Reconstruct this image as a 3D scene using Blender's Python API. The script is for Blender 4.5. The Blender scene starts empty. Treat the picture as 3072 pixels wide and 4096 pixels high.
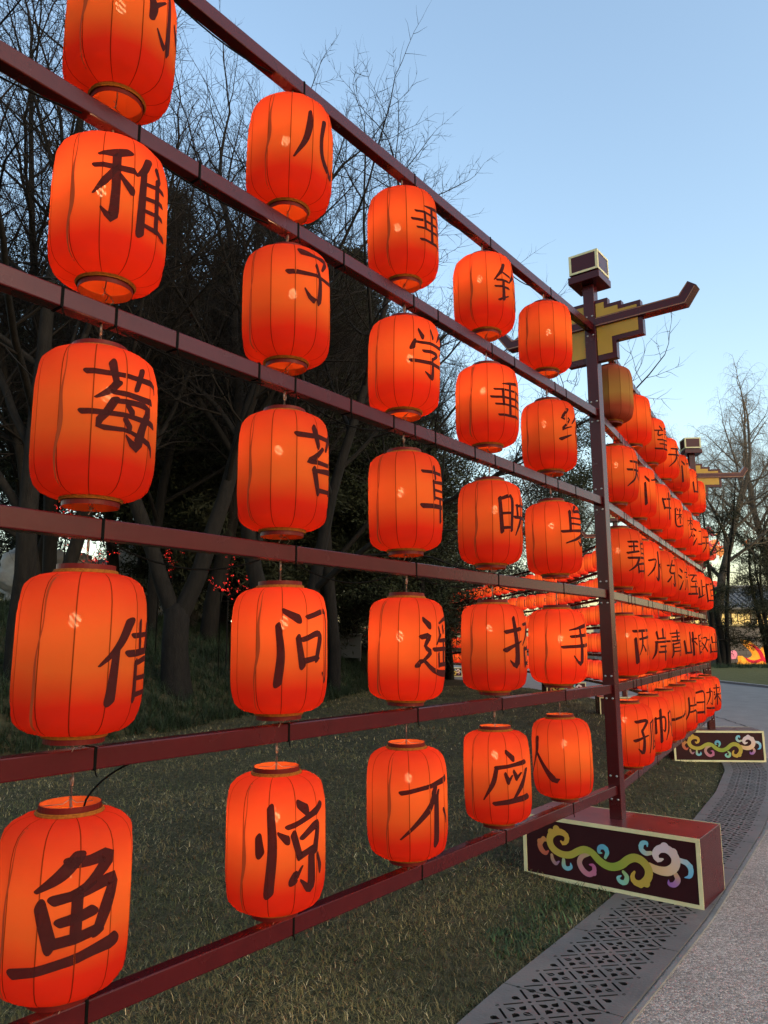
import bpy, bmesh, math, random
import numpy as np
from mathutils import Matrix, Vector
random.seed(7)
R = math.radians
SC = bpy.context.scene
COL = SC.collection

# ---------------------------------------------------------------- camera, sky, sun, exposure
PITCH, ROLL = .1726, -.0025
cam_d = bpy.data.cameras.new('camera'); cam = bpy.data.objects.new('camera', cam_d); COL.objects.link(cam)
cam_d.sensor_fit = 'VERTICAL'; cam_d.sensor_height = 24; cam_d.lens = 2987 / 4096 * 24
cam_d.clip_end = 3000; cam_d.clip_start = .05
cam.location = (0, 0, 1.6)
cam.rotation_euler = (Matrix.Rotation(math.pi / 2 + PITCH, 3, 'X') @ Matrix.Rotation(ROLL, 3, 'Z')).to_euler()
SC.camera = cam

SUN_EL, SUN_AZ = R(18), R(128)          # azimuth clockwise from +Y
w = bpy.data.worlds.new("World"); SC.world = w; w.use_nodes = True
nt = w.node_tree; bg = nt.nodes['Background']
sky = nt.nodes.new('ShaderNodeTexSky'); sky.sky_type = 'NISHITA'; sky.sun_disc = False
sky.sun_elevation = SUN_EL; sky.sun_rotation = SUN_AZ
sky.altitude = 50; sky.air_density = 1.4; sky.dust_density = 2.0; sky.ozone_density = 1.3
nt.links.new(sky.outputs[0], bg.inputs[0]); bg.inputs[1].default_value = .15
sun_d = bpy.data.lights.new('sun', 'SUN'); sun = bpy.data.objects.new('sun', sun_d); COL.objects.link(sun)
sun_d.energy = .12; sun_d.angle = R(12); sun_d.color = (1, .86, .7)
sv = Vector((math.sin(SUN_AZ) * math.cos(SUN_EL), math.cos(SUN_AZ) * math.cos(SUN_EL), math.sin(SUN_EL)))
sun.rotation_euler = (-sv).to_track_quat('-Z', 'Y').to_euler(); sun.location = (8, -8, 12)
vs = SC.view_settings
vs.view_transform = 'Standard'; vs.look = 'None'; vs.exposure = 1.36; vs.gamma = 1
SC.cycles.use_denoising = True
SC.cycles.max_bounces = 6; SC.cycles.diffuse_bounces = 3; SC.cycles.transparent_max_bounces = 8
SC.cycles.sample_clamp_indirect = 3

# ---------------------------------------------------------------- helpers
def tag(o, label=None, cat=None, group=None, kind=None):
    if label: o['label'] = label
    if cat: o['category'] = cat
    if group: o['group'] = group
    if kind: o['kind'] = kind
    return o
def link(name, me, parent=None, loc=None, rotz=None):
    o = bpy.data.objects.new(name, me); COL.objects.link(o)
    if parent: o.parent = parent
    if loc is not None: o.location = loc
    if rotz is not None: o.rotation_euler = (0, 0, rotz)
    return o
def empty(name, loc, rotz=0):
    o = bpy.data.objects.new(name, None); COL.objects.link(o); o.location = loc; o.rotation_euler = (0, 0, rotz)
    o.empty_display_size = .1
    return o
def mesh(name, V, F, mats, fm=None, smooth=False, colors=None):
    """V (n,3); F list of lists or (m,k) array -> mesh data"""
    me = bpy.data.meshes.new(name)
    V = np.asarray(V, dtype=np.float32).reshape(-1, 3)
    if isinstance(F, np.ndarray):
        m, k = F.shape
        me.vertices.add(len(V)); me.vertices.foreach_set('co', V.ravel())
        me.loops.add(m * k); me.loops.foreach_set('vertex_index', F.astype(np.int32).ravel())
        me.polygons.add(m); me.polygons.foreach_set('loop_start', np.arange(0, m * k, k, dtype=np.int32))
        me.polygons.foreach_set('loop_total', np.full(m, k, dtype=np.int32))
        me.update(calc_edges=True)
    else:
        me.from_pydata([tuple(v) for v in V], [], [tuple(f) for f in F]); me.update()
    if not isinstance(mats, (list, tuple)): mats = [mats]
    for mt in mats: me.materials.append(mt)
    if fm is not None: me.polygons.foreach_set('material_index', np.asarray(fm, dtype=np.int32))
    if smooth: me.polygons.foreach_set('use_smooth', np.ones(len(me.polygons), dtype=bool))
    if colors is not None:
        ca = me.color_attributes.new('col', 'FLOAT_COLOR', 'POINT')
        c = np.ones((len(V), 4), dtype=np.float32); c[:, :3] = colors; ca.data.foreach_set('color', c.ravel())
    return me
class MB:
    """collects shapes into one mesh"""
    def __init__(s): s.V = []; s.F = []; s.M = []; s.n = 0
    def add(s, V, F, m=0):
        s.V += [tuple(v) for v in V]; s.F += [tuple(int(i) + s.n for i in f) for f in F]; s.M += [m] * len(F); s.n += len(V)
    def box(s, c, size, mat=None, m=0, bev=0):
        bm = bmesh.new(); bmesh.ops.create_cube(bm, size=1)
        for v in bm.verts: v.co = Vector((v.co.x * size[0], v.co.y * size[1], v.co.z * size[2]))
        if bev: bmesh.ops.bevel(bm, geom=bm.edges[:], offset=bev, segments=2, affect='EDGES', profile=.5)
        T = Matrix.Translation(c) @ (mat.to_4x4() if mat else Matrix())
        bm.verts.index_update()
        s.add([T @ v.co for v in bm.verts], [[v.index for v in f.verts] for f in bm.faces], m); bm.free()
    def tube(s, P, rad, n=6, m=0):
        V, F = tube(P, rad, n); s.add(V, F, m)
    def prism(s, poly, y0, y1, m=0):
        """poly of (x,z), extruded along y (poly may be concave: ngon caps)"""
        n = len(poly)
        V = [(x, y0, z) for x, z in poly] + [(x, y1, z) for x, z in poly]
        F = [list(range(n)), list(range(2 * n - 1, n - 1, -1))] + [[i, i + n, (i + 1) % n + n, (i + 1) % n] for i in range(n)]
        s.add(V, F, m)
    def ring(s, r0, r1, z0, z1, n=32, m=0, inner=None):
        V = []; F = []
        for i in range(n):
            a = 2 * math.pi * i / n; c, d = math.cos(a), math.sin(a)
            V += [(r0 * c, r0 * d, z0), (r1 * c, r1 * d, z0), (r1 * c, r1 * d, z1), (r0 * c, r0 * d, z1)]
        for i in range(n):
            a = 4 * i; b = 4 * ((i + 1) % n)
            for j in range(4): F.append([a + j, b + j, b + (j + 1) % 4, a + (j + 1) % 4])
        s.add(V, F, m)
        if inner is not None:
            for i in range(len(s.M) - 4 * n + 3, len(s.M), 4): s.M[i] = inner
    def torus(s, C, Rr, r, axis='Z', n=16, k=6, m=0, squash=1):
        V = []; F = []
        for i in range(n):
            a = 2 * math.pi * i / n
            for j in range(k):
                b = 2 * math.pi * j / k
                x, y, z = (Rr + r * math.cos(b)) * math.cos(a), (Rr + r * math.cos(b)) * math.sin(a), r * math.sin(b) * squash
                V.append((C[0] + x, C[1] + y, C[2] + z) if axis == 'Z' else (C[0] + x, C[1] + z, C[2] + y))
        for i in range(n):
            for j in range(k):
                F.append([i * k + j, ((i + 1) % n) * k + j, ((i + 1) % n) * k + (j + 1) % k, i * k + (j + 1) % k])
        s.add(V, F, m)
    def mesh(s, name, mats, smooth=False):
        me = mesh(name, s.V, s.F, mats, s.M, smooth); return me
    def build(s, name, mats, parent=None, smooth=False, loc=None, rotz=None):
        return link(name, s.mesh(name, mats, smooth), parent, loc, rotz)
def tube(P, rad, n=6, cap=True):
    P = np.asarray(P, float); N = len(P); rad = np.broadcast_to(np.asarray(rad, float), (N,))
    T = np.gradient(P, axis=0); T /= np.linalg.norm(T, axis=1, keepdims=True) + 1e-9
    ref = np.array([0, 0, 1.]) if abs(T[:, 2].mean()) < .8 else np.array([1., 0, 0])
    A = np.cross(T, ref); A /= np.linalg.norm(A, axis=1, keepdims=True) + 1e-9
    B = np.cross(T, A)
    a = np.arange(n) * 2 * np.pi / n
    V = P[:, None] + rad[:, None, None] * (np.cos(a)[None, :, None] * A[:, None] + np.sin(a)[None, :, None] * B[:, None])
    i = np.arange(N - 1)[:, None] * n; j = np.arange(n)[None]; k = (j + 1) % n
    F = np.stack([i + j, i + k, i + n + k, i + n + j], -1).reshape(-1, 4)
    return V.reshape(-1, 3), F
def spline(P, n):
    """Catmull-Rom through P (k,d), n samples"""
    P = np.asarray(P, float)
    if len(P) == 2: t = np.linspace(0, 1, n)[:, None]; return P[0] * (1 - t) + P[1] * t
    Q = np.vstack([2 * P[0] - P[1], P, 2 * P[-1] - P[-2]])
    L = np.concatenate([[0], np.cumsum(np.linalg.norm(np.diff(P[:, :2], axis=0), axis=1) + 1e-6)]); u = np.linspace(0, L[-1], n)
    out = []
    for x in u:
        i = min(max(np.searchsorted(L, x, 'right') - 1, 0), len(P) - 2); t = (x - L[i]) / (L[i + 1] - L[i])
        a, b, c, d = Q[i:i + 4]
        out.append(.5 * (2 * b + (c - a) * t + (2 * a - 5 * b + 4 * c - d) * t * t + (3 * b - a - 3 * c + d) * t ** 3))
    return np.array(out)
def ribbon(P, n=14, m=4, skew=0):
    """P rows (x,y,w): a brush stroke of varying width w with rounded ends -> V (k,2), F"""
    S = spline(P, n); X = S[:, :2]; W = np.maximum(S[:, 2], 1e-4)
    T = np.gradient(X, axis=0); T /= np.linalg.norm(T, axis=1, keepdims=True) + 1e-9
    pre = []; post = []
    for q in (1., .92, .7, .38):
        pre.append((X[0] - T[0] * W[0] * .5 * q, T[0], W[0] * max(math.sqrt(max(1 - q * q, 0)), .04)))
        post.insert(0, (X[-1] + T[-1] * W[-1] * .5 * q, T[-1], W[-1] * max(math.sqrt(max(1 - q * q, 0)), .04)))
    rows = pre + [(X[i], T[i], W[i]) for i in range(n)] + post
    V = []; F = []
    for ri, (x, t, wd) in enumerate(rows):
        nn = np.array([-t[1], t[0]]); e = max(0, 1 - ri / 6) - max(0, 1 - (len(rows) - 1 - ri) / 6)
        for j in range(m + 1): V.append(x + nn * wd * (j / m - .5) + t * (skew * abs(e) * wd * (j / m - .5)))
    for i in range(len(rows) - 1):
        for j in range(m):
            a = i * (m + 1) + j; F.append([a, a + 1, a + m + 2, a + m + 1])
    return np.array(V), F
def nums(s): return [tuple(float(v) for v in q.split(',')) for q in s.split()]

# ---------------------------------------------------------------- materials
def mat(name, col=(.5, .5, .5), rough=.6, spec=.5, metal=0, emit=None, es=0):
    m = bpy.data.materials.new(name); m.use_nodes = True; b = m.node_tree.nodes['Principled BSDF']
    b.inputs['Base Color'].default_value = (*col, 1); b.inputs['Roughness'].default_value = rough
    b.inputs['Specular IOR Level'].default_value = spec; b.inputs['Metallic'].default_value = metal
    if emit: b.inputs['Emission Color'].default_value = (*emit, 1); b.inputs['Emission Strength'].default_value = es
    return m
def N(m, t, **kw):
    n = m.node_tree.nodes.new(t)
    for k, v in kw.items():
        if k in n.inputs: n.inputs[k].default_value = v
        else: setattr(n, k, v)
    return n
def L(m, a, b): m.node_tree.links.new(a, b)
def ramp(m, stops):
    r = N(m, 'ShaderNodeValToRGB'); e = r.color_ramp.elements
    e[0].position, e[0].color = stops[0][0], (*stops[0][1], 1)
    e[1].position, e[1].color = stops[-1][0], (*stops[-1][1], 1)
    for p, c in stops[1:-1]: x = e.new(p); x.color = (*c, 1)
    return r
def noisy(name, stops, scale=5, rough=.6, detail=4, bump=0, bscale=None, spec=.4, coord='Object', stretch=None, rvar=0, bdist=.02):
    m = mat(name, rough=rough, spec=spec); b = m.node_tree.nodes['Principled BSDF']
    tc = N(m, 'ShaderNodeTexCoord'); src = tc.outputs[coord]
    if stretch:
        mp = N(m, 'ShaderNodeMapping'); mp.inputs['Scale'].default_value = stretch; L(m, src, mp.inputs[0]); src = mp.outputs[0]
    n = N(m, 'ShaderNodeTexNoise', Scale=scale, Detail=detail, Roughness=.6); L(m, src, n.inputs['Vector'])
    r = ramp(m, stops); L(m, n.outputs[0], r.inputs[0]); L(m, r.outputs[0], b.inputs['Base Color'])
    if rvar:
        mr = N(m, 'ShaderNodeMapRange'); mr.inputs[3].default_value = rough - rvar; mr.inputs[4].default_value = rough + rvar
        n3 = N(m, 'ShaderNodeTexNoise', Scale=scale * .7, Detail=5.); L(m, src, n3.inputs['Vector'])
        L(m, n3.outputs[0], mr.inputs[0]); L(m, mr.outputs[0], b.inputs['Roughness'])
    if bump:
        n2 = N(m, 'ShaderNodeTexNoise', Scale=bscale or scale * 4, Detail=4.); L(m, src, n2.inputs['Vector'])
        bp = N(m, 'ShaderNodeBump', Strength=bump, Distance=bdist); L(m, n2.outputs[0], bp.inputs['Height']); L(m, bp.outputs[0], b.inputs['Normal'])
    return m
M = {}
M['paint'] = noisy('maroon_paint', [(.3, (.042, .0026, .0038)), (.7, (.054, .0038, .0052))], 9, .26, bump=.02, bscale=60, spec=.27, rvar=.06)
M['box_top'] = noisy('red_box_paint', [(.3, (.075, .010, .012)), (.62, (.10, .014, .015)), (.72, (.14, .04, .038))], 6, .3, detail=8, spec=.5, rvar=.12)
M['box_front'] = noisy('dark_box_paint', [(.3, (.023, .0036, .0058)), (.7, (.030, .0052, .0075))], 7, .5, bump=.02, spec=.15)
M['cream'] = noisy('cream_trim', [(.3, (.50, .47, .26)), (.7, (.60, .56, .33))], 14, .5)
M['gold'] = noisy('ochre_panel', [(.3, (.34, .19, .014)), (.7, (.41, .235, .018))], 5, .5)
M['copper'] = mat('copper_line', (.22, .085, .035), .45)
M['tie'] = mat('black_tie', (.003, .003, .003), .7, .03)
M['cable'] = mat('black_cable', (.003, .003, .003), .7, .03)
M['wire'] = mat('steel_wire', (.16, .10, .08), .45, metal=.6)
M['bolt'] = mat('bolt_steel', (.30, .29, .29), .35, metal=.9)
M['collar'] = mat('collar_maroon', (.095, .006, .005), .45, .12)
M['glow_tone'] = mat('collar_glow_tone', (.34, .060, .014), .8, .05)  # collar's inner wall, bulb glow painted in as a brighter colour
M['braid'] = noisy('gold_braid', [(.35, (.17, .052, .008)), (.65, (.26, .088, .012))], 120, .85, spec=.1)
M['bulb'] = mat('bulb_glow', (1, .8, .5), emit=(1, .62, .30), es=112)
def vcol_mat(name, rough=.7, spec=.3, emit=0):
    m = mat(name, rough=rough, spec=spec); b = m.node_tree.nodes['Principled BSDF']
    a = N(m, 'ShaderNodeVertexColor'); a.layer_name = 'col'; L(m, a.outputs[0], b.inputs['Base Color'])
    if emit: L(m, a.outputs[0], b.inputs['Emission Color']); b.inputs['Emission Strength'].default_value = emit
    return m
M['scroll'] = vcol_mat('scroll_paint', .5, .12)
M['blade'] = vcol_mat('grass_blade', .7, .25)
M['litpaint'] = vcol_mat('lit_fabric', .6, .3, .38)

def lantern_fabric(name, lit):
    """dyed fabric: red ends, orange-ochre middle, dark stitched ribs every 30 degrees; lets the bulb's light through"""
    m = bpy.data.materials.new(name); m.use_nodes = True; t = m.node_tree; t.nodes.remove(t.nodes['Principled BSDF'])
    out = t.nodes['Material Output']
    tc = N(m, 'ShaderNodeTexCoord'); sx = N(m, 'ShaderNodeSeparateXYZ'); L(m, tc.outputs['Object'], sx.inputs[0])
    mr = N(m, 'ShaderNodeMapRange'); mr.inputs[1].default_value = -.2175; mr.inputs[2].default_value = .2175
    nz = N(m, 'ShaderNodeTexNoise', Scale=9., Detail=3.); L(m, tc.outputs['Object'], nz.inputs['Vector'])
    ad = N(m, 'ShaderNodeMath', operation='MULTIPLY_ADD'); L(m, nz.outputs[0], ad.inputs[0]); ad.inputs[1].default_value = .03; L(m, sx.outputs[2], ad.inputs[2])
    sb = N(m, 'ShaderNodeMath', operation='SUBTRACT'); L(m, ad.outputs[0], sb.inputs[0]); sb.inputs[1].default_value = .015
    L(m, sb.outputs[0], mr.inputs[0])
    dye = ramp(m, [(0, (.20, .035, .020)), (.2, (.24, .045, .022)), (.45, (.30, .16, .045)), (.62, (.28, .14, .045)), (.88, (.26, .07, .035)), (1, (.24, .05, .03))] if not lit else [(0, (.42, .020, .012)), (.18, (.50, .022, .012)), (.40, (.58, .15, .03)), (.62, (.58, .16, .034)), (.85, (.55, .07, .025)), (1, (.45, .03, .018))])
    glow = ramp(m, [(0, (.370, .0260, .0095)), (.12, (.345, .0225, .0085)), (.42, (.246, .0285, .0080)), (.60, (.238, .0295, .0086)), (.86, (.230, .0255, .0086)), (1, (.22, .0170, .0066))])  # bottom stops brightened to make up for bulb light falling off there
    L(m, mr.outputs[0], dye.inputs[0]); L(m, mr.outputs[0], glow.inputs[0])
    at = N(m, 'ShaderNodeMath', operation='ARCTAN2'); L(m, sx.outputs[1], at.inputs[0]); L(m, sx.outputs[0], at.inputs[1])
    k = N(m, 'ShaderNodeMath', operation='MULTIPLY_ADD'); L(m, at.outputs[0], k.inputs[0]); k.inputs[1].default_value = 12 / (2 * math.pi); k.inputs[2].default_value = 24.5
    fr = N(m, 'ShaderNodeMath', operation='FRACT'); L(m, k.outputs[0], fr.inputs[0])
    d = N(m, 'ShaderNodeMath', operation='SUBTRACT'); L(m, fr.outputs[0], d.inputs[0]); d.inputs[1].default_value = .5
    ab = N(m, 'ShaderNodeMath', operation='ABSOLUTE'); L(m, d.outputs[0], ab.inputs[0])
    rb = N(m, 'ShaderNodeMapRange'); rb.inputs[1].default_value = .012; rb.inputs[2].default_value = .028; rb.inputs[3].default_value = .82; rb.inputs[4].default_value = 0
    L(m, ab.outputs[0], rb.inputs[0])
    def ribbed(c):
        x = N(m, 'ShaderNodeMix', data_type='RGBA'); L(m, rb.outputs[0], x.inputs[0]); L(m, c, x.inputs[6]); x.inputs[7].default_value = (.050, .008, .003, 1); return x.outputs[2]
    df = N(m, 'ShaderNodeBsdfDiffuse'); L(m, ribbed(dye.outputs[0]), df.inputs[0])
    oi = N(m, 'ShaderNodeObjectInfo'); n4 = N(m, 'ShaderNodeTexNoise', Scale=5., Detail=4.); n4.noise_dimensions = '4D'; L(m, tc.outputs['Object'], n4.inputs['Vector'])
    om = N(m, 'ShaderNodeMath', operation='MULTIPLY'); om.inputs[1].default_value = 40; L(m, oi.outputs['Random'], om.inputs[0]); L(m, om.outputs[0], n4.inputs['W'])
    v1 = N(m, 'ShaderNodeMapRange'); v1.inputs[1].default_value = .3; v1.inputs[2].default_value = .7; v1.inputs[3].default_value = .88; v1.inputs[4].default_value = 1.10; L(m, n4.outputs[0], v1.inputs[0])
    v2 = N(m, 'ShaderNodeMapRange'); v2.inputs[3].default_value = .90; v2.inputs[4].default_value = 1.10; L(m, oi.outputs['Random'], v2.inputs[0])
    vm = N(m, 'ShaderNodeMath', operation='MULTIPLY'); L(m, v1.outputs[0], vm.inputs[0]); L(m, v2.outputs[0], vm.inputs[1])
    sc = N(m, 'ShaderNodeVectorMath', operation='SCALE'); L(m, ribbed(glow.outputs[0]), sc.inputs[0]); L(m, vm.outputs[0], sc.inputs['Scale'])
    tr = N(m, 'ShaderNodeBsdfTranslucent'); L(m, sc.outputs[0], tr.inputs[0])
    bn = N(m, 'ShaderNodeTexNoise', Scale=26., Detail=3.); mp = N(m, 'ShaderNodeMapping'); mp.inputs['Scale'].default_value = (1, 1, 2.5)
    L(m, tc.outputs['Object'], mp.inputs[0]); L(m, mp.outputs[0], bn.inputs['Vector'])
    bp = N(m, 'ShaderNodeBump', Strength=.12, Distance=.006); L(m, bn.outputs[0], bp.inputs['Height'])
    L(m, bp.outputs[0], df.inputs['Normal'])
    ge = N(m, 'ShaderNodeNewGeometry'); inn = N(m, 'ShaderNodeBsdfDiffuse'); inn.inputs[0].default_value = (.40, .070, .014, 1)  # inside of the cloth coloured brighter to paint in the bulb's glow
    ml = N(m, 'ShaderNodeMixShader'); L(m, ge.outputs['Backfacing'], ml.inputs[0]); L(m, df.outputs[0], ml.inputs[1]); L(m, inn.outputs[0], ml.inputs[2])
    m1 = N(m, 'ShaderNodeMixShader'); mf = N(m, 'ShaderNodeMapRange'); mf.inputs[3].default_value = .62 if lit else .22; mf.inputs[4].default_value = .08; L(m, ge.outputs['Backfacing'], mf.inputs[0]); L(m, mf.outputs[0], m1.inputs[0]); L(m, ml.outputs[0], m1.inputs[1]); L(m, tr.outputs[0], m1.inputs[2])
    wv_ = N(m, 'ShaderNodeTexWave', Scale=32., Distortion=2.5); wv_.bands_direction = 'DIAGONAL'; L(m, tc.outputs['Object'], wv_.inputs['Vector'])
    wm = N(m, 'ShaderNodeMapRange'); wm.inputs[1].default_value = .35; wm.inputs[2].default_value = .8; wm.inputs[3].default_value = .0002; wm.inputs[4].default_value = .0021; L(m, wv_.outputs['Fac'], wm.inputs[0])
    tp = N(m, 'ShaderNodeBsdfTransparent'); m2 = N(m, 'ShaderNodeMixShader'); L(m, wm.outputs[0], m2.inputs[0])
    L(m, m1.outputs[0], m2.inputs[1]); L(m, tp.outputs[0], m2.inputs[2])
    L(m, m2.outputs[0], out.inputs[0])
    return m
M['fabric'] = lantern_fabric('lantern_fabric', True); M['dull_fabric'] = lantern_fabric('unlit_fabric', False)
def far_fabric():
    m = mat('glowing_fabric', rough=.8, spec=.1); b = m.node_tree.nodes['Principled BSDF']
    tc = N(m, 'ShaderNodeTexCoord'); sx = N(m, 'ShaderNodeSeparateXYZ'); L(m, tc.outputs['Object'], sx.inputs[0])
    mr = N(m, 'ShaderNodeMapRange'); mr.inputs[1].default_value = -.2175; mr.inputs[2].default_value = .2175; L(m, sx.outputs[2], mr.inputs[0])
    g = ramp(m, [(0, (.50, .012, .006)), (.45, (.66, .075, .010)), (.62, (.68, .080, .012)), (1, (.52, .02, .010))]); L(m, mr.outputs[0], g.inputs[0])
    at = N(m, 'ShaderNodeMath', operation='ARCTAN2'); L(m, sx.outputs[1], at.inputs[0]); L(m, sx.outputs[0], at.inputs[1])
    k = N(m, 'ShaderNodeMath', operation='MULTIPLY_ADD'); L(m, at.outputs[0], k.inputs[0]); k.inputs[1].default_value = 12 / (2 * math.pi); k.inputs[2].default_value = 24.5
    fr = N(m, 'ShaderNodeMath', operation='FRACT'); L(m, k.outputs[0], fr.inputs[0])
    d = N(m, 'ShaderNodeMath', operation='SUBTRACT'); L(m, fr.outputs[0], d.inputs[0]); d.inputs[1].default_value = .5
    ab = N(m, 'ShaderNodeMath', operation='ABSOLUTE'); L(m, d.outputs[0], ab.inputs[0])
    rb = N(m, 'ShaderNodeMapRange'); rb.inputs[1].default_value = .03; rb.inputs[2].default_value = .07; rb.inputs[3].default_value = .75; rb.inputs[4].default_value = 0
    L(m, ab.outputs[0], rb.inputs[0])
    x = N(m, 'ShaderNodeMix', data_type='RGBA'); L(m, rb.outputs[0], x.inputs[0]); L(m, g.outputs[0], x.inputs[6]); x.inputs[7].default_value = (.10, .010, .004, 1)
    L(m, x.outputs[2], b.inputs['Base Color']); L(m, x.outputs[2], b.inputs['Emission Color']); b.inputs['Emission Strength'].default_value = .42
    return m
M['far_fabric'] = far_fabric()
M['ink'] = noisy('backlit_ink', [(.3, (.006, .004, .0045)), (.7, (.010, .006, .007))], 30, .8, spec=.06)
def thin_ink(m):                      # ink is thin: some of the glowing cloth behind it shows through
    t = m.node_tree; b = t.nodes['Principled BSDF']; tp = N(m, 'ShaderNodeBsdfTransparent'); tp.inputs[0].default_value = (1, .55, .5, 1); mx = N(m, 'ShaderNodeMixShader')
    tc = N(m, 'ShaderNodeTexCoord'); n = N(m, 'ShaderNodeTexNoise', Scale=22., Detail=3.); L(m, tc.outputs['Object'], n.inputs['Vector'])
    mr = N(m, 'ShaderNodeMapRange'); mr.inputs[1].default_value = .3; mr.inputs[2].default_value = .7; mr.inputs[3].default_value = .015; mr.inputs[4].default_value = .055; b.inputs['Emission Color'].default_value = (.075, .006, .004, 1); b.inputs['Emission Strength'].default_value = .2; L(m, n.outputs[0], mr.inputs[0]); L(m, mr.outputs[0], mx.inputs[0])  # weak red emission stands in for lantern light coming through the strokes
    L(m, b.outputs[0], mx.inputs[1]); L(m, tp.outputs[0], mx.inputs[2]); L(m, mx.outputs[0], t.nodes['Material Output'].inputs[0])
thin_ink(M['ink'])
M['far_ink'] = mat('dark_ink', (.012, .008, .008), .8)
M['seam'] = mat('seam_tape', (.10, .022, .008), .85, .08, emit=(.34, .04, .008), es=.16)  # weak emission stands in for lantern light through the tape
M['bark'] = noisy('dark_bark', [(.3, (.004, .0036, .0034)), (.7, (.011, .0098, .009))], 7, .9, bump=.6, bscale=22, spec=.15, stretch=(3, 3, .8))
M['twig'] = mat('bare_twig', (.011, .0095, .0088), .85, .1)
M['willow_bark'] = noisy('willow_bark', [(.3, (.07, .06, .05)), (.7, (.13, .11, .095))], 6, .9, bump=.4, bscale=20, spec=.1, stretch=(3, 3, .8))
M['willow_twig'] = mat('willow_twig', (.13, .11, .085), .85, .1)
def leafmat(name, a, b2):
    m = noisy(name, [(.35, a), (.65, b2)], .9, .75, detail=3, spec=.2, coord='Object'); return m
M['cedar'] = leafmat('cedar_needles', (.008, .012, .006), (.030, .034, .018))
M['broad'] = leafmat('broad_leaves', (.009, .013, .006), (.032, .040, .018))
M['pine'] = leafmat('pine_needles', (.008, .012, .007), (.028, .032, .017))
# ---------------------------------------------------------------- the ground, path, strip
GZ = .055
EDGE = np.array([(-3.2, -2), (-1.9, 0), (-.6, 2), (.45, 3.6), (.83, 4.12), (1.37, 4.87), (2.64, 6.8), (3.42, 8.1), (4.12, 9.44), (4.60, 10.7), (5.2, 13), (5.65, 16), (5.85, 19), (5.7, 22), (5.0, 25.5), (3.9, 29.5), (2.4, 34), (.5, 40), (-2, 46), (-6, 54)])
MONDO = np.array([(-16, 5.5), (-11, 7), (-7.4, 8.6), (-5.24, 10.6), (-4.03, 12.53), (-2.7, 16), (-1.51, 19.47), (-.33, 24.03), (.9, 29), (2.0, 34), (-1, 44), (-6, 54)])
ss = lambda a, b, x: (lambda t: t * t * (3 - 2 * t))(np.clip((x - a) / (b - a), 0, 1))
def edge_x(y): return np.interp(y, EDGE[:, 1], EDGE[:, 0])
def mondo_x(y): return np.interp(y, MONDO[:, 1], MONDO[:, 0])
def hump(x, y): return .035 * np.sin(x * 1.7 + y * .6) * np.sin(y * 1.1 - x * .5)
def ground_z(x, y):
    x = np.asarray(x, float); y = np.asarray(y, float)
    d = (edge_x(y) - x) * .82
    z = np.where(d < 0, GZ - .05, GZ - .004 + .05 * ss(0, 1.0, d) + hump(x, y) * ss(.3, 2.5, d))
    u = (mondo_x(y) - x) * .85
    u = np.where((y > 5) & (y < 52), np.maximum(u, 0), 0) * ss(5, 12, y)
    m = .10 * ss(0, .8, u) + 3.1 * (1 - np.exp(-u * .20))
    return z + np.where(d > 0, m * (1 - .6 * ss(34, 55, y)), 0)
def gz(x, y): return float(ground_z(x, y))

M['soil'] = noisy('lawn_soil', [(.3, (.020, .023, .011)), (.5, (.045, .042, .023)), (.7, (.080, .066, .040))], 14, .95, detail=10, bump=.8, bscale=60, spec=.1)
xs = np.concatenate([np.linspace(-260, -30, 16), np.linspace(-28, -8, 40), np.linspace(-7.7, 8, 120), np.linspace(9, 40, 20), np.linspace(50, 260, 12)])
ys = np.concatenate([np.linspace(-60, -4, 8), np.linspace(-3, 14, 120), np.linspace(14.4, 60, 90), np.linspace(66, 400, 16)])
X, Y = np.meshgrid(xs, ys); Z = ground_z(X, Y)
nx = len(xs); I = (np.arange(len(ys) - 1)[:, None] * nx + np.arange(nx - 1)[None]).ravel()
tag(link('ground', mesh('ground', np.stack([X, Y, Z], -1).reshape(-1, 3), np.stack([I, I + 1, I + nx + 1, I + nx], -1), M['soil'], smooth=True)), kind='structure')

# path of exposed aggregate, smooth asphalt farther on
def gravel():
    m = mat('exposed_aggregate', rough=.85, spec=.3); b = m.node_tree.nodes['Principled BSDF']
    tc = N(m, 'ShaderNodeTexCoord')
    v = N(m, 'ShaderNodeTexVoronoi', Scale=105.); L(m, tc.outputs['Object'], v.inputs['Vector'])
    sx = N(m, 'ShaderNodeSeparateColor'); L(m, v.outputs['Color'], sx.inputs[0])
    r = ramp(m, [(0, (.17, .142, .124)), (.4, (.275, .232, .205)), (.75, (.36, .308, .274)), (1, (.50, .44, .39))]); L(m, sx.outputs[0], r.inputs[0])
    n = N(m, 'ShaderNodeTexNoise', Scale=1.3, Detail=5.); L(m, tc.outputs['Object'], n.inputs['Vector'])
    r2 = ramp(m, [(.35, (.80, .80, .80)), (.7, (1.08, 1.05, 1.03))]); L(m, n.outputs[0], r2.inputs[0])
    mu = N(m, 'ShaderNodeMix', data_type='RGBA', blend_type='MULTIPLY'); mu.inputs[0].default_value = 1; L(m, r.outputs[0], mu.inputs[6]); L(m, r2.outputs[0], mu.inputs[7])
    L(m, mu.outputs[2], b.inputs['Base Color'])
    iv = N(m, 'ShaderNodeMath', operation='SUBTRACT'); iv.inputs[0].default_value = 1; L(m, v.outputs['Distance'], iv.inputs[1])
    bp = N(m, 'ShaderNodeBump', Strength=.8, Distance=.006); L(m, iv.outputs[0], bp.inputs['Height']); L(m, bp.outputs[0], b.inputs['Normal'])
    return m
M['gravel'] = gravel()
M['asphalt'] = noisy('grey_asphalt', [(.3, (.165, .158, .152)), (.7, (.215, .206, .198))], 2.2, .85, detail=8, bump=.3, bscale=180, spec=.3)
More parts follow.
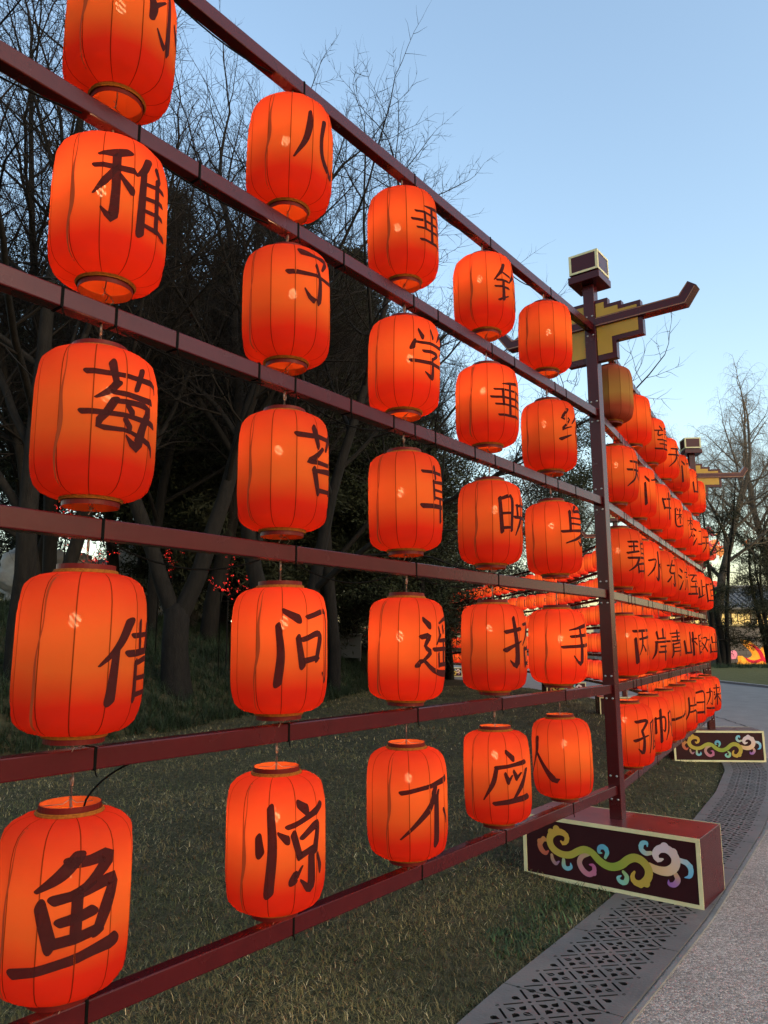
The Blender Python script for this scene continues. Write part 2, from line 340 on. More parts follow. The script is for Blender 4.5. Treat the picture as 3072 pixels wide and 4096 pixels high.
PTS = np.array([(edge_x(y), y) for y in np.concatenate([np.linspace(-2, 11, 60), np.linspace(11.5, 54, 50)])])
Tn = np.gradient(PTS, axis=0); Tn /= np.linalg.norm(Tn, axis=1, keepdims=True); Nr = np.stack([Tn[:, 1], -Tn[:, 0]], 1)
def sheet(name, y0, y1, m, z, xr=70):
    V = []; F = []
    sel = [i for i in range(len(PTS)) if y0 <= PTS[i, 1] <= y1]
    for i in sel:
        p = PTS[i] + Nr[i] * (.55 if PTS[i, 1] < 10.4 else .02)
        V += [(p[0], p[1], z), (max(p[0] + 3, 13.5), p[1], z), (xr, p[1], z)]
    for i in range(len(sel) - 1):
        for j in (0, 1): F.append([3 * i + j, 3 * i + j + 1, 3 * i + j + 4, 3 * i + j + 3])
    return tag(link(name, mesh(name, V, F, m)), kind='structure')
sheet('gravel_path', -2.5, 11.0, M['gravel'], GZ)
sheet('road', 10.6, 56, M['asphalt'], GZ - .006)
# broken seam in the asphalt
mb = MB(); rr = random.Random(3)
c0, c1 = np.array((6.95, 16.3)), np.array((6.55, 13.4)); pr = None
for i in range(24):
    p = c0 + (c1 - c0) * i / 23 + np.array((rr.uniform(-.04, .04), 0)); wd = .012 + .012 * rr.random()
    if pr is not None: mb.add([(pr[0] - wd, pr[1], GZ - .002), (pr[0] + wd, pr[1], GZ - .002), (p[0] + wd, p[1], GZ - .002), (p[0] - wd, p[1], GZ - .002)], [[0, 1, 2, 3]])
    pr = p
tag(mb.build('road_crack', mat('crack_tar', (.03, .03, .03), .9)), kind='structure')
# lawn on the far side of the road
fl = [(13.2, 14), (13.05, 20), (13.07, 26.1), (12.9, 30), (12.2, 40), (9.5, 50), (3, 62)]
V = []; F = []
for x, y in fl: V += [(x, y, GZ + .03), (x + .15, y, GZ + .045), (90, y, GZ + .05)]
for i in range(len(fl) - 1):
    for j in (0, 1): F.append([3 * i + j, 3 * i + j + 1, 3 * i + j + 4, 3 * i + j + 3])
M['far_lawn'] = noisy('far_lawn_grass', [(.3, (.065, .070, .026)), (.7, (.125, .120, .055))], 6, .95, detail=8, bump=.8, bscale=60, spec=.1)
tag(link('far_lawn', mesh('far_lawn', V, F, M['far_lawn'])), kind='structure')
mb = MB()
for i in range(len(fl) - 1):
    a, b = np.array(fl[i]), np.array(fl[i + 1])
    mb.add([(a[0] - .15, a[1], GZ), (a[0], a[1], GZ), (b[0], b[1], GZ), (b[0] - .15, b[1], GZ), (a[0] - .15, a[1], GZ + .07), (a[0], a[1], GZ + .07), (b[0], b[1], GZ + .07), (b[0] - .15, b[1], GZ + .07)], [[4, 5, 6, 7], [0, 3, 7, 4], [1, 5, 6, 2][::-1]])
tag(mb.build('kerb', noisy('kerb_stone', [(.3, (.20, .20, .20)), (.7, (.27, .27, .27))], 8, .8)), kind='structure')

# pierced drain slabs along the path: real holes, cut by a constrained triangulation of one repeat
from mathutils.geometry import delaunay_2d_cdt
PER, WID = .205, .55
def slab_cell():
    W2 = WID / 2; P = [(0, -W2), (PER, -W2), (PER, W2), (0, W2)]; holes = []
    def circ(cx, cy, r, n=8): return [(cx + r * math.cos(2 * math.pi * i / n), cy + r * math.sin(2 * math.pi * i / n)) for i in range(n)]
    nodes = [(q * PER, o) for q in (0, 1) for o in (-PER, 0, PER)] + [(PER / 2, -PER / 2), (PER / 2, PER / 2)]
    for cx, cy in nodes:
        if 0 < cx < PER: holes.append(circ(cx, cy, .0092))
    def bar(a, b, hw=.0054, trim=.028):
        a, b = np.array(a), np.array(b); d = b - a; l = np.linalg.norm(d); d /= l; n = np.array((-d[1], d[0])) * hw; a = a + d * trim; b = b - d * trim
        return [tuple(a + n), tuple(a - n), tuple(b - n), tuple(b + n)]
    h = PER / 2
    for o in (-h, h):
        for sx in (0, PER):
            for sy in (-h, h): holes.append(bar((sx, o + sy), (h, o)))
    def heart(cx, cy, dx, dy):
        d = np.array((dx, dy), float); n = np.array((-d[1], d[0])); c = np.array((cx, cy))
        sh = [(.018, 0), (.024, .0125), (.036, .0175), (.047, .010), (.062, 0), (.047, -.010), (.036, -.0175), (.024, -.0125)]
        return [tuple(c + d * a + n * b) for a, b in sh]
    holes.append(circ(h, 0, .0075))
    for dx, dy in ((1, 0), (-1, 0), (0, 1), (0, -1)): holes.append(heart(h, 0, dx, dy))
    for cy, s in ((-PER, 1), (PER, -1)): holes.append(heart(h, cy, 0, s))
    # half flowers at the cell ends, kept just inside the repeat
    for cx, s in ((0, 1), (PER, -1)):
        for cy in (-h, h):
            holes.append(heart(cx, cy, s, 0))
            for dy in (1, -1):
                hh = heart(cx, cy, 0, dy); holes.append([(min(max(x, .0025), PER - .0025) if True else x, y) for x, y in hh if (x - cx) * s >= -1e-6])
    for cx, s in ((0, 1), (PER, -1)):
        for cy in (-PER, 0, PER): holes.append([(min(max(x, .0025), PER - .0025), y) for x, y in circ(cx, cy, .0092) if (x - cx) * s >= -1e-6])
    verts = list(P); faces = [[0, 1, 2, 3]]
    for hq in holes:
        ar = sum(hq[i][0] * hq[(i + 1) % len(hq)][1] - hq[(i + 1) % len(hq)][0] * hq[i][1] for i in range(len(hq)))
        if ar < 0: hq = hq[::-1]
        faces.append(list(range(len(verts), len(verts) + len(hq)))); verts += hq
    r = delaunay_2d_cdt([Vector(v) for v in verts], [], faces, 0, 1e-6)
    v2, f2, orig = r[0], r[2], r[5]
    tris = [f for f, o in zip(f2, orig) if list(o) == [0]]
    return [tuple(v) for v in v2], tris, [faces[1:], verts]
cv, ctri, (hf, hv) = slab_cell()
cen = PTS + Nr * (WID / 2); cl = np.concatenate([[0], np.cumsum(np.linalg.norm(np.diff(cen, axis=0), axis=1))])
def strip_pt(s, o, z):
    x = np.interp(s, cl, cen[:, 0]); y = np.interp(s, cl, cen[:, 1]); nxx = np.interp(s, cl, Nr[:, 0]); nyy = np.interp(s, cl, Nr[:, 1])
    return (x + nxx * o, y + nyy * o, z)
def stone():
    m = noisy('drain_stone', [(.3, (.088, .080, .076)), (.55, (.118, .108, .102)), (.64, (.135, .105, .098)), (.74, (.20, .178, .152))], 3.2, .62, detail=7, bump=.15, bscale=60, spec=.4, rvar=.15); return m
M['stone'] = stone()
s_end = np.interp(10.6, cen[:, 1], cl); s0 = np.interp(2.2, cen[:, 1], cl)
top = GZ + .012; V = []; F = []; nslab = 0; s = s0; k = 0; per_slab = 4
strip = MB()
while s < s_end:
    base = len(strip.V)
    a, b = s, s + PER
    e0 = .004 if k % per_slab == 0 else 0; e1 = .004 if k % per_slab == per_slab - 1 else 0
    far = s > np.interp(11, cen[:, 1], cl)
    pts = [strip_pt(s + min(max(x, e0), PER - e1), -y, top) for x, y in cv]
    strip.add(pts, [list(t)[::-1] for t in ctri])
    for f in hf:
        ring = [hv[i] for i in f]; n = len(ring)
        vv = [strip_pt(s + min(max(x, e0), PER - e1), -y, top) for x, y in ring] + [strip_pt(s + min(max(x, e0), PER - e1), -y, top - .05) for x, y in ring]
        strip.add(vv, [[i, (i + 1) % n, (i + 1) % n + n, i + n] for i in range(n)], 1)
    for e, on in ((e0, k % per_slab == 0), (PER - e1, k % per_slab == per_slab - 1)):
        if on: strip.add([strip_pt(s + e, -WID / 2, top), strip_pt(s + e, WID / 2, top), strip_pt(s + e, WID / 2, top - .05), strip_pt(s + e, -WID / 2, top - .05)], [[0, 1, 2, 3]])
    for o in (-WID / 2, WID / 2):
        strip.add([strip_pt(s, o, top), strip_pt(s + PER, o, top), strip_pt(s + PER, o, top - .05), strip_pt(s, o, top - .05)], [[0, 1, 2, 3]])
    s += PER; k += 1
tag(strip.build('drain_pavement', [M['stone'], mat('slot_shadow', (.010, .0095, .009), .85, .1)]), kind='structure')  # hole walls coloured near black in place of the shade inside them
mb = MB()
for q in np.arange(s0, s_end, .3):
    mb.add([strip_pt(q, -WID / 2, GZ - .034), strip_pt(q, WID / 2, GZ - .034), strip_pt(q + .3, WID / 2, GZ - .034), strip_pt(q + .3, -WID / 2, GZ - .034)], [[0, 1, 2, 3]])
tag(mb.build('drain_channel_floor', mat('pit_shadow', (.012, .012, .012), .8)), kind='structure')  # near-black sheet paints in the shade of the pit below the slabs
mb = MB()
for q in np.arange(s0, s_end, .15):
    c = [(WID / 2 + .012, GZ + .0), (WID / 2 + .034, GZ + .0), (WID / 2 + .034, GZ + .009), (WID / 2 + .012, GZ + .009)]
    mb.add([strip_pt(q, o, z) for o, z in c] + [strip_pt(q + .15, o, z) for o, z in c], [[3, 2, 6, 7], [0, 3, 7, 4], [2, 1, 5, 6]])
tag(mb.build('path_edging', noisy('edging_steel', [(.3, (.14, .132, .125)), (.7, (.21, .198, .188))], 9, .6, spec=.2)), kind='structure')

# ---------------------------------------------------------------- grass
rg = np.random.default_rng(11)
def blades(x, y, z, ln, wd, bend, az, col, seg=2):
    """curved blades, each a strip of seg quads (last one a triangle-like taper)"""
    n = len(x); t = np.linspace(0, 1, seg + 1)
    d = np.stack([np.cos(az), np.sin(az)], 1); s = np.stack([-np.sin(az), np.cos(az)], 1)
    hor = (ln * np.sin(bend))[:, None] * (t ** 1.6)[None]; ver = (ln * np.cos(bend))[:, None] * (t - .35 * (np.sin(bend))[:, None] * t ** 2.2)
    V = np.zeros((n, seg + 1, 2, 3), np.float32)
    for q, sg in ((0, -1), (1, 1)):
        w_ = wd[:, None] * (1 - .88 * t)[None] * sg
        V[:, :, q, 0] = x[:, None] + d[:, 0:1] * hor + s[:, 0:1] * w_
        V[:, :, q, 1] = y[:, None] + d[:, 1:2] * hor + s[:, 1:2] * w_
        V[:, :, q, 2] = z[:, None] + ver
    i = (np.arange(n)[:, None] * (seg + 1) + np.arange(seg)[None]).ravel() * 2
    F = np.stack([i, i + 1, i + 3, i + 2], -1)
    C = np.repeat(col, (seg + 1) * 2, axis=0)
    return V.reshape(-1, 3), F, C
def patch(x, y, s): return .5 + .5 * np.sin(x * s + 1.3 * np.sin(y * s * .7)) * np.sin(y * s * .9 + 1.1 * np.sin(x * s * .8))
def bare_spot(x, y): return patch(x + 3, y - 7, 1.6) * patch(x - 1, y + 5, 2.7)
def lawn_zone(n, y0, y1, lnm, wdm):
    y = y0 + (y1 - y0) * rg.random(n); xa = np.maximum(mondo_x(y) - .2, -.60 * y - .3); xb = edge_x(y)
    x = xa + (xb - xa) * rg.random(n) + .015; kp = bare_spot(x, y) + .25 * rg.random(n) < .92; x = x[kp]; y = y[kp]; n = len(x); z = ground_z(x, y) - .004
    d = np.stack([patch(x, y, 2.1), patch(x + 9, y, 5.3), rg.random(n)], 1)
    dry = np.clip(.08 + .36 * d[:, 0] + .25 * d[:, 1] + .6 * (d[:, 2] - .45), 0, 1)
    g = np.array((.044, .052, .016)); br = np.array((.135, .100, .046)); pale = np.array((.26, .215, .12))
    c = g[None] * (1 - dry)[:, None] + br[None] * dry[:, None]
    pk = rg.random(n) > .95; c[pk] = pale; c *= (.55 + .75 * patch(x - 4, y + 2, 3.3))[:, None]
    c *= (.85 + 1.0 * rg.random(n))[:, None]
    return blades(x, y, z, lnm * (.5 + rg.random(n)), wdm * (.6 + .8 * rg.random(n)), rg.uniform(.55, 1.5, n), rg.uniform(0, 6.28, n), c)
parts = [lawn_zone(125000, 2.0, 5.2, .037, .0020), lawn_zone(90000, 5.2, 10.5, .044, .0032), lawn_zone(55000, 10.5, 26, .06, .006)]
V = np.vstack([p[0] for p in parts]); C = np.vstack([p[2] for p in parts]); F = []; o = 0
for p in parts: F.append(p[1] + o); o += len(p[0])
tag(link('grass', mesh('grass', V, np.vstack(F), M['blade'], colors=C)), 'short half dry lawn grass along the lantern racks', 'grass', kind='stuff')
# long mondo grass tufts on the bank
def tufts(n, fx, per, ln, wd, hue):
    x0, y0 = fx(n); z0 = ground_z(x0, y0)
    x = np.repeat(x0, per) + rg.normal(0, .05, n * per); y = np.repeat(y0, per) + rg.normal(0, .05, n * per); z = np.repeat(z0, per) - .01
    sz = np.repeat(.7 + .6 * rg.random(n), per)
    c = np.array(hue)[None] * (.5 + 1.0 * rg.random(n * per))[:, None] * np.repeat(.7 + .6 * rg.random(n), per)[:, None]
    return blades(x, y, z, ln * sz * (.7 + .5 * rg.random(n * per)), wd * (.7 + .6 * rg.random(n * per)), rg.uniform(.35, 1.45, n * per), rg.uniform(0, 6.28, n * per), c, seg=4)
def bank(n):
    y = 7.5 + 26 * rg.random(n) ** 1.35; u = 9 * rg.random(n) ** 1.5 + .03; x = mondo_x(y) - u
    return x, y
parts = [tufts(6500, bank, 24, .36, .0055, (.015, .028, .013))]
tag(link('mondo_grass', mesh('mondo_grass', parts[0][0], parts[0][1], M['blade'], colors=parts[0][2])), 'long arching dark green mondo grass covering the bank under the trees', 'ground cover', kind='stuff')
def far_bank(n):
    return rg.uniform(15, 36, n), rg.uniform(43, 47, n)
p = tufts(900, far_bank, 18, .5, .012, (.022, .040, .018))
p[0][:, 2] += 0
tag(link('mondo_grass', mesh('mondo_grass_far', p[0], p[1], M['blade'], colors=p[2])), 'dark tufted grass band at the foot of the pine beyond the road', 'ground cover', kind='stuff')

def weed_spot(n):
    a = rg.random(n); y = 4.0 + 1.1 * a; return edge_x(y) - .10 - .30 * rg.random(n) ** 1.5, y
p = tufts(70, weed_spot, 22, .055, .006, (.030, .055, .020))
tag(link('weeds', mesh('weeds', p[0], p[1], M['blade'], colors=p[2])), 'low green weeds at the lawn edge beside the pierced paving strip', 'weeds', kind='stuff')
# ---------------------------------------------------------------- lantern racks
P0 = np.array([1.5116, 5.1597]); A1 = .6604; D1 = np.array([math.sin(A1), math.cos(A1)]); LS = .7695
P2 = np.array([4.35, 10.25]); D2 = P2 - P0; LEN2 = np.linalg.norm(D2); D2 = D2 / LEN2
HOOK = [3.8231, 3.1727, 2.5303, 1.8797, 1.2417]
BEAM_Z = [h + .044 for h in HOOK] + [1.2417 - .6454 + .044]      # beam centres, each .06 tall
def frame(d):                      # matrix whose x is across (towards the path), y along d
    return Matrix(((d[1], d[0], 0), (-d[0], d[1], 0), (0, 0, 1)))
def beams(parent, a, b, ties):
    """six square tubes from a to b; ties: per beam, distances from a where a black tie goes round"""
    org = Vector(parent.location)
    d = (b - a); l = np.linalg.norm(d); d = d / l; T = frame(d)
    mb = MB(); mb.box((0, 0, 0), (.05, l - .004, .06), None, bev=.004); me = mb.mesh('beam', M['paint'])
    tb = MB(); tb.box((0, 0, 0), (.0535, .0095, .0635), None, bev=.001)
    tb.tube([(.0268, 0, -.03), (.028, .004, -.045), (.02, .012, -.05)], .0022, 4)
    tme = tb.mesh('cable_tie', M['tie'])
    for k, z in enumerate(BEAM_Z):
        c = a + d * l / 2
        o = link('beam', me, parent, Vector((c[0], c[1], z)) - org); o.rotation_euler = T.to_euler()
        for s in ties[k]: link('cable_tie', tme, o, (0, s - l / 2, 0))
def bracket(parent, loc, rot, simple=False):
    """stepped bracket with two up-curved arms, in the x-z plane, thickness along y"""
    mb = MB()
    for sg in (1, -1):
        f = lambda P: [(x * sg, z) for x, z in P]
        mb.prism(f([(.03, 4.07), (.135, 4.07), (.135, 4.02), (.235, 4.02), (.235, 3.985), (.37, 3.985), (.37, 3.846), (.38, 3.846), (.38, 3.73), (.185, 3.73), (.185, 3.602), (.03, 3.602)]), -.026, .026)
    o = mb.build('bracket', M['paint'], parent, loc=loc); o.rotation_euler = rot
    g = [(.046, 4.042), (.107, 4.042), (.107, 3.992), (.207, 3.992), (.207, 3.957), (.343, 3.957), (.343, 3.93), (.046, 3.93)]
    g2 = [(.046, 3.864), (.346, 3.864), (.346, 3.765), (.154, 3.765), (.154, 3.645), (.046, 3.645)]
    for sg in (1, -1):
        mb = MB()
        for P in (g, g2): mb.prism([(x * sg, z) for x, z in P], -.029, .029)
        mb.build('gold_panel', M['gold'], o)
        mb = MB(); ar = [(.043, 3.93), (.634, 3.93), (.70, 4.014), (.755, 3.972), (.676, 3.86), (.043, 3.862)]
        mb.prism([(x * sg, z) for x, z in ar], -.045, .045); am = mb.build('arm', M['paint'], o)
        mb = MB()
        for y0, y1 in ((-.0465, -.0452), (.0452, .0465)):
            mb.prism([(x * sg, z) for x, z in ((.046, 3.873), (.672, 3.871), (.741, 3.968), (.747, 3.965), (.675, 3.863), (.046, 3.866))], y0, y1)
            mb.prism([(x * sg, z) for x, z in ((.046, 3.921), (.637, 3.921), (.700, 4.003), (.697, 4.008), (.634, 3.927), (.046, 3.927))], y0, y1)
        mb.build('arm_line', M['copper'], am)
    return o
SCROLL = {
'main': "-875,251,12 -864,239,23 -838,253,30 -834,288,35 -866,307,40 -911,303,44 -949,271,46 -952,227,46 -925,191,46 -872,172,43 -813,177,43 -758,208,43 -714,225,43 -667,214,44 -623,176,47 -578,153,47 -528,151,47 -477,173,48 -434,209,48 -390,227,49 -343,214,49 -310,172,49 -317,123,47 -360,83,40 -401,88,36 -412,118,28 -397,145,13",
'r': "-302,197,36 -273,184,45 -231,178,50 -189,185,53 -153,215,52 -143,256,52 -164,292,50 -202,309,48 -244,297,44 -264,264,40 -248,238,31 -220,247,11",
'c1': "-972,241,16 -1002,243,30 -1028,211,36 -1015,176,35 -989,160,26 -969,176,11",
'c2': "-945,155,19 -940,128,24 -919,107,23 -895,123,9",
'c3': "-863,141,21 -862,102,29 -839,89,26 -813,102,21 -815,125,7",
'c4': "-687,201,20 -735,179,31 -754,138,34 -730,95,36 -690,79,32 -657,104,29 -662,136,24 -687,138,8",
'c5': "-580,197,18 -566,232,27 -586,259,30 -614,251,27 -620,224,20 -601,221,7",
'c6': "-468,132,20 -448,107,28 -459,74,29 -490,72,26 -504,92,20 -484,107,7",
'c7': "-289,271,21 -323,264,28 -348,284,29 -340,318,28 -313,325,20 -310,305,7",
'c8': "-117,256,27 -79,245,32 -60,215,30 -68,177,23 -97,164,6",
'c9': "-149,172,28 -139,144,32 -161,114,30 -190,112,22 -194,133,6"}
HUE = {'main': [(.46, .27, .05), (.42, .27, .05), (.30, .28, .05), (.20, .26, .04), (.36, .27, .05), (.46, .26, .045)], 'r': [(.50, .30, .10), (.58, .40, .26), (.50, .42, .48), (.56, .46, .38)],
       'c1': [(.46, .24, .06), (.40, .12, .06), (.34, .06, .05)], 'c2': [(.38, .22, .10), (.20, .10, .22)], 'c3': [(.34, .34, .12), (.16, .36, .42), (.12, .34, .50)],
       'c4': [(.36, .30, .12), (.40, .16, .20), (.34, .06, .20)], 'c5': [(.22, .36, .14), (.10, .34, .42), (.10, .26, .40), (.16, .38, .22)], 'c6': [(.26, .32, .10), (.20, .42, .30), (.16, .40, .50)],
       'c7': [(.50, .40, .22), (.20, .40, .46), (.12, .38, .52)], 'c8': [(.50, .46, .44), (.18, .42, .56), (.10, .30, .56)], 'c9': [(.52, .32, .12), (.30, .14, .32), (.22, .08, .34)]}
def scroll_mesh():
    V = []; F = []; C = []; n = 0
    order = ['c1', 'c2', 'c3', 'c4', 'c5', 'c6', 'c7', 'c8', 'c9', 'r', 'main']
    blobs = [('main', -905, 322, 24), ('main', -945, 300, 20), ('r', -205, 318, 26), ('r', -155, 295, 24), ('main', -330, 92, 24), ('main', -365, 78, 20), ('c5', -572, 250, 15), ('c5', -600, 256, 14), ('c1', -1030, 228, 17), ('c1', -1000, 248, 16), ('c7', -350, 300, 14), ('c7', -335, 272, 14), ('c8', -62, 232, 15), ('c8', -85, 250, 16), ('c4', -660, 92, 17), ('c6', -455, 82, 14), ('c6', -476, 68, 14)]
    def add(v, f, y, col):
        nonlocal n
        V.extend([(a, y, b) for a, b in v]); F.extend([[i + n for i in q] for q in f]); C.extend(col); n += len(v)
    for i, k in enumerate(order):
        P = np.array(nums(SCROLL[k])) / 1000; ns = 70 if k == 'main' else 30
        v, f = ribbon(P, ns, 4); h = np.array(HUE[k]); rows = len(v) // 5
        t = np.repeat(np.linspace(0, 1, rows), 5); col = np.stack([np.interp(t, np.linspace(0, 1, len(h)), h[:, c]) for c in range(3)], 1)
        add(v, f, -.0030 - .00035 * i, col)
        for j, (kk, bx_, bz, br) in enumerate(blobs):
            if kk == k:
                q = int(np.argmin(np.hypot(v[:, 0] - bx_ / 1000, v[:, 1] - bz / 1000)))
                vv = [(bx_ / 1000, bz / 1000)] + [(bx_ / 1000 + br / 1000 * math.cos(a), bz / 1000 + br / 1000 * math.sin(a)) for a in np.linspace(0, 2 * math.pi, 20, endpoint=False)]
                add(vv, [[0, 1 + a, 1 + (a + 1) % 20] for a in range(20)], -.0030 - .00035 * i - .00015, [col[q]] * 21)
    return mesh('cloud_scroll', V, F, M['scroll'], colors=np.array(C))
SCROLL_ME = scroll_mesh()
BL, BD, BH = 1.15, .468, .392
def base_box(parent, rot, zb=GZ + .008):
    """front face (-y) carries the scroll; x from -BL/2 to BL/2"""
    mb = MB(); mb.box((0, 0, zb + BH / 2), (BL, BD, BH - .003), None, m=0, bev=.003)
    V = mb.V; o = mb.build('base_box', [M['box_top'], M['box_front'], M['paint']], parent); o.rotation_euler = rot
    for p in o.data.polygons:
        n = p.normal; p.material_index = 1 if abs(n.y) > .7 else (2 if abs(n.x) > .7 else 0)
    for sg in (-1, 1):
        mb = MB(); y = sg * (BD / 2 + .002); t = .024
        for c, s_ in (((0, y, zb + BH - t / 2), (BL - .001, .006, t)), ((0, y, zb + t / 2 + .001), (BL - .001, .006, t)), ((BL / 2 - t / 2, y, zb + BH / 2), (t, .006, BH - 2 * t - .002)), ((-BL / 2 + t / 2, y, zb + BH / 2), (t, .006, BH - 2 * t - .002))): mb.box(c, s_)
        mb.build('trim_frame', M['cream'], o)
        s = link('cloud_scroll', SCROLL_ME, o, (sg * -BL / 2 * -1 if sg < 0 else -BL / 2, y * .985, zb), 0 if sg < 0 else math.pi)
        if sg < 0: s.location = (BL / 2, -BD / 2, zb)
        else: s.location = (-BL / 2, BD / 2, zb)
    return o
BOLT = None
def post(parent, loc, rotz, bolts=True):
    """base box, post, cap and bracket"""
    global BOLT
    org = Vector(parent.location); L0 = Vector((loc[0], loc[1], 0)) - org; E = (0, 0, rotz)
    b = base_box(parent, E); b.location = L0
    zb = GZ + BH
    mb = MB(); mb.box((0, 0, (zb + 4.2) / 2 + .003), (.083, .083, 4.2 - zb), None, bev=.004)
    p = mb.build('post', M['paint'], parent, loc=L0); p.rotation_euler = E
    if bolts:
        if not BOLT:
            mb = MB(); V, F = tube([(0, 0, 0), (0, -.004, 0), (0, -.0041, 0)], [.0075, .006, .0005], 10); mb.add(V, F); BOLT = mb.mesh('bolt', M['bolt'], True)
        for z in BEAM_Z:
            for dz in (.085, -.062):
                for dx in (-.02, .022): link('bolt', BOLT, p, (dx, -.0417, z + dz))
    mb = MB(); mb.box((0, 0, 4.232), (.238, .238, .056), None, bev=.004); c = mb.build('post_cap', M['paint'], parent, loc=L0); c.rotation_euler = E
    mb = MB(); mb.box((0, 0, 4.268), (.19, .19, .016)); mb.box((0, 0, 4.354), (.216, .216, .152), None, bev=.002); k = mb.build('cap_block', M['paint'], c)
    mb = MB(); t = .016; h = .152; zc = 4.354; s = .216
    for a in range(4):
        Rm = Matrix.Rotation(a * math.pi / 2, 3, 'Z')
        for cx, cz, sx_, sz in ((0, h / 2 - t / 2, s + .003, t), (0, -h / 2 + t / 2, s + .003, t), (s / 2 - t / 2, 0, t, h - 2 * t - .001), (-s / 2 + t / 2, 0, t, h - 2 * t - .001)):
            v = Rm @ Vector((cx, -s / 2 - .0005, 0)); mb.box((v.x, v.y, zc + cz), (sx_, .004 + .0002 * a, sz), Rm)
    mb.build('cream_frame', M['cream'], k)
    bracket(parent, L0, E)
ra = random.Random(5)
AZ1 = math.pi / 2 - 0  # helper
rack = tag(empty('lantern_rack', (P0[0], P0[1], 0)), 'near dark red lantern rack with stepped gold brackets and scroll painted base boxes', 'lantern rack')
rot1 = -R(37.5); rot2 = -R(4)
post(rack, P0 + np.array([math.sin(R(37.5)), math.cos(R(37.5))]) * .0415, rot1)
post(rack, P2 + np.array([math.sin(R(4)), math.cos(R(4))]) * .0415, rot2)
NL = 8; sA = P0 - D1 * LS * NL
t1 = []
for k in range(6):
    q = [(NL - j) * LS + ra.choice((.03, .05, .07)) for j in range(1, NL)]
    if k in (1, 2): q += [(NL - j) * LS + .30 + ra.uniform(-.08, .08) for j in range(1, NL)]
    if k == 2: q += [(NL - j) * LS - .16 + ra.uniform(-.05, .05) for j in range(1, NL)]
    t1.append(q)
beams(rack, sA, P0 - D1 * .002, t1)
t2 = []
for k in range(6):
    q = [.58 + .81 * j + ra.choice((.03, .06)) for j in range(7)] + [.05]
    if k != 5: q += [.58 + .81 * j + .35 + ra.uniform(-.1, .1) for j in range(6)] + [.58 + .81 * j + .15 for j in range(0, 7, 2)]
    t2.append(q)
beams(rack, P0 + D2 * .085, P2 - D2 * .002, t2)

# supply cables slung under the bars
rc = random.Random(9)
for k in range(5):
    for j in range(6):
        if k < 4 and rc.random() < (.55 if k in (0, 2, 3) else .3):
            a_, b_ = (NL - j - 1) * LS + .06, (NL - j) * LS - .12; z_ = BEAM_Z[k] - .033; sg_ = rc.uniform(.015, .06); n_ = D1; o_ = sA
            P = []
            for q in range(9):
                t = q / 8; pt = o_ + D1 * (a_ + (b_ - a_) * t) + np.array((D1[1], -D1[0])) * .012
                P.append((pt[0] - P0[0], pt[1] - P0[1], z_ - 4 * sg_ * t * (1 - t) - .003))
            V, F = tube(P, .0032, 5); link('supply_cable', mesh('supply_cable', V, F, M['cable'], smooth=True), rack)
for k in range(5):
    for j in range(6):
        if rc.random() < .5:
            a_ = .64 + .81 * j; P = []
            for q in range(9):
                t = q / 8; pt = P0 + D2 * (a_ + .69 * t) + np.array((D2[1], -D2[0])) * .012
                P.append((pt[0] - P0[0], pt[1] - P0[1], BEAM_Z[k] - .036 - 4 * rc.uniform(.02, .022) * t * (1 - t)))
            V, F = tube(P, .0032, 5); link('supply_cable', mesh('supply_cable', V, F, M['cable'], smooth=True), rack)

# ---------------------------------------------------------------- lanterns
RAD = .167
ZP = np.array([-.2175, -.2165, -.211, -.200, -.184, -.162, -.135, -.10, -.05, 0, .05, .10, .135, .162, .184, .200, .211, .2165, .2175])
RP = np.array([.084, .098, .120, .139, .153, .1625, .168, .1705, .171, .171, .171, .1705, .168, .1625, .153, .139, .120, .098, .084])
def rad(th, z):
    r = np.interp(z, ZP, RP); a = (np.asarray(th) % (math.pi / 6)) - math.pi / 12
    poly = math.cos(math.pi / 12) / np.cos(a); f = .95 * np.clip((r - .084) / .05, 0, 1)
    t = (np.asarray(th) % (math.pi / 6)) / (math.pi / 6); wz = np.exp(-((np.abs(z) - .188) / .03) ** 2)
    return r * (1 + f * (poly * 1.008 - 1)) * (1 + .055 * wz * 4 * t * (1 - t))
def shade_mesh():
    nt_ = 60; th = np.arange(nt_) * 2 * np.pi / nt_
    zz = np.concatenate([np.linspace(ZP[i], ZP[i + 1], 3)[:-1] for i in range(len(ZP) - 1)] + [[ZP[-1]]]); V = []
    for z in zz:
        r = rad(th, z); V += [(a * math.cos(t), a * math.sin(t), z) for a, t in zip(r, th)]
    i = (np.arange(len(zz) - 1)[:, None] * nt_); j = np.arange(nt_)[None]; k = (j + 1) % nt_
    F = np.stack([i + j, i + k, i + nt_ + k, i + nt_ + j], -1).reshape(-1, 4)
    me = mesh('shade', V, F, M['fabric'], smooth=True)
    sh = me.attributes.new('sharp_edge', 'BOOLEAN', 'EDGE'); fl_ = []
    for e in me.edges:
        a, b = e.vertices; fl_.append(abs(a - b) == nt_ and a % 5 == 0)
    sh.data.foreach_set('value', fl_)
    return me
SHADE = shade_mesh()
mb = MB(); mb.ring(.0775, .0795, 0, .026, 36, inner=1); COLLAR = mb.mesh('collar', [M['collar'], M['glow_tone']], False)
mb = MB()
for q in range(3): mb.torus((0, 0, (q - 1) * .0045), .0835 + (.002 if q == 1 else 0), .0032, n=32, k=6)
BRAID = mb.mesh('braid_trim', M['braid'], True)
bm = bmesh.new(); bmesh.ops.create_icosphere(bm, subdivisions=1, radius=1); bm.verts.index_update()
BV = [(v.co.x * .019, v.co.y * .019, v.co.z * .026) for v in bm.verts]; BF = [[v.index for v in f.verts] for f in bm.faces]; bm.free()
BULBS = []
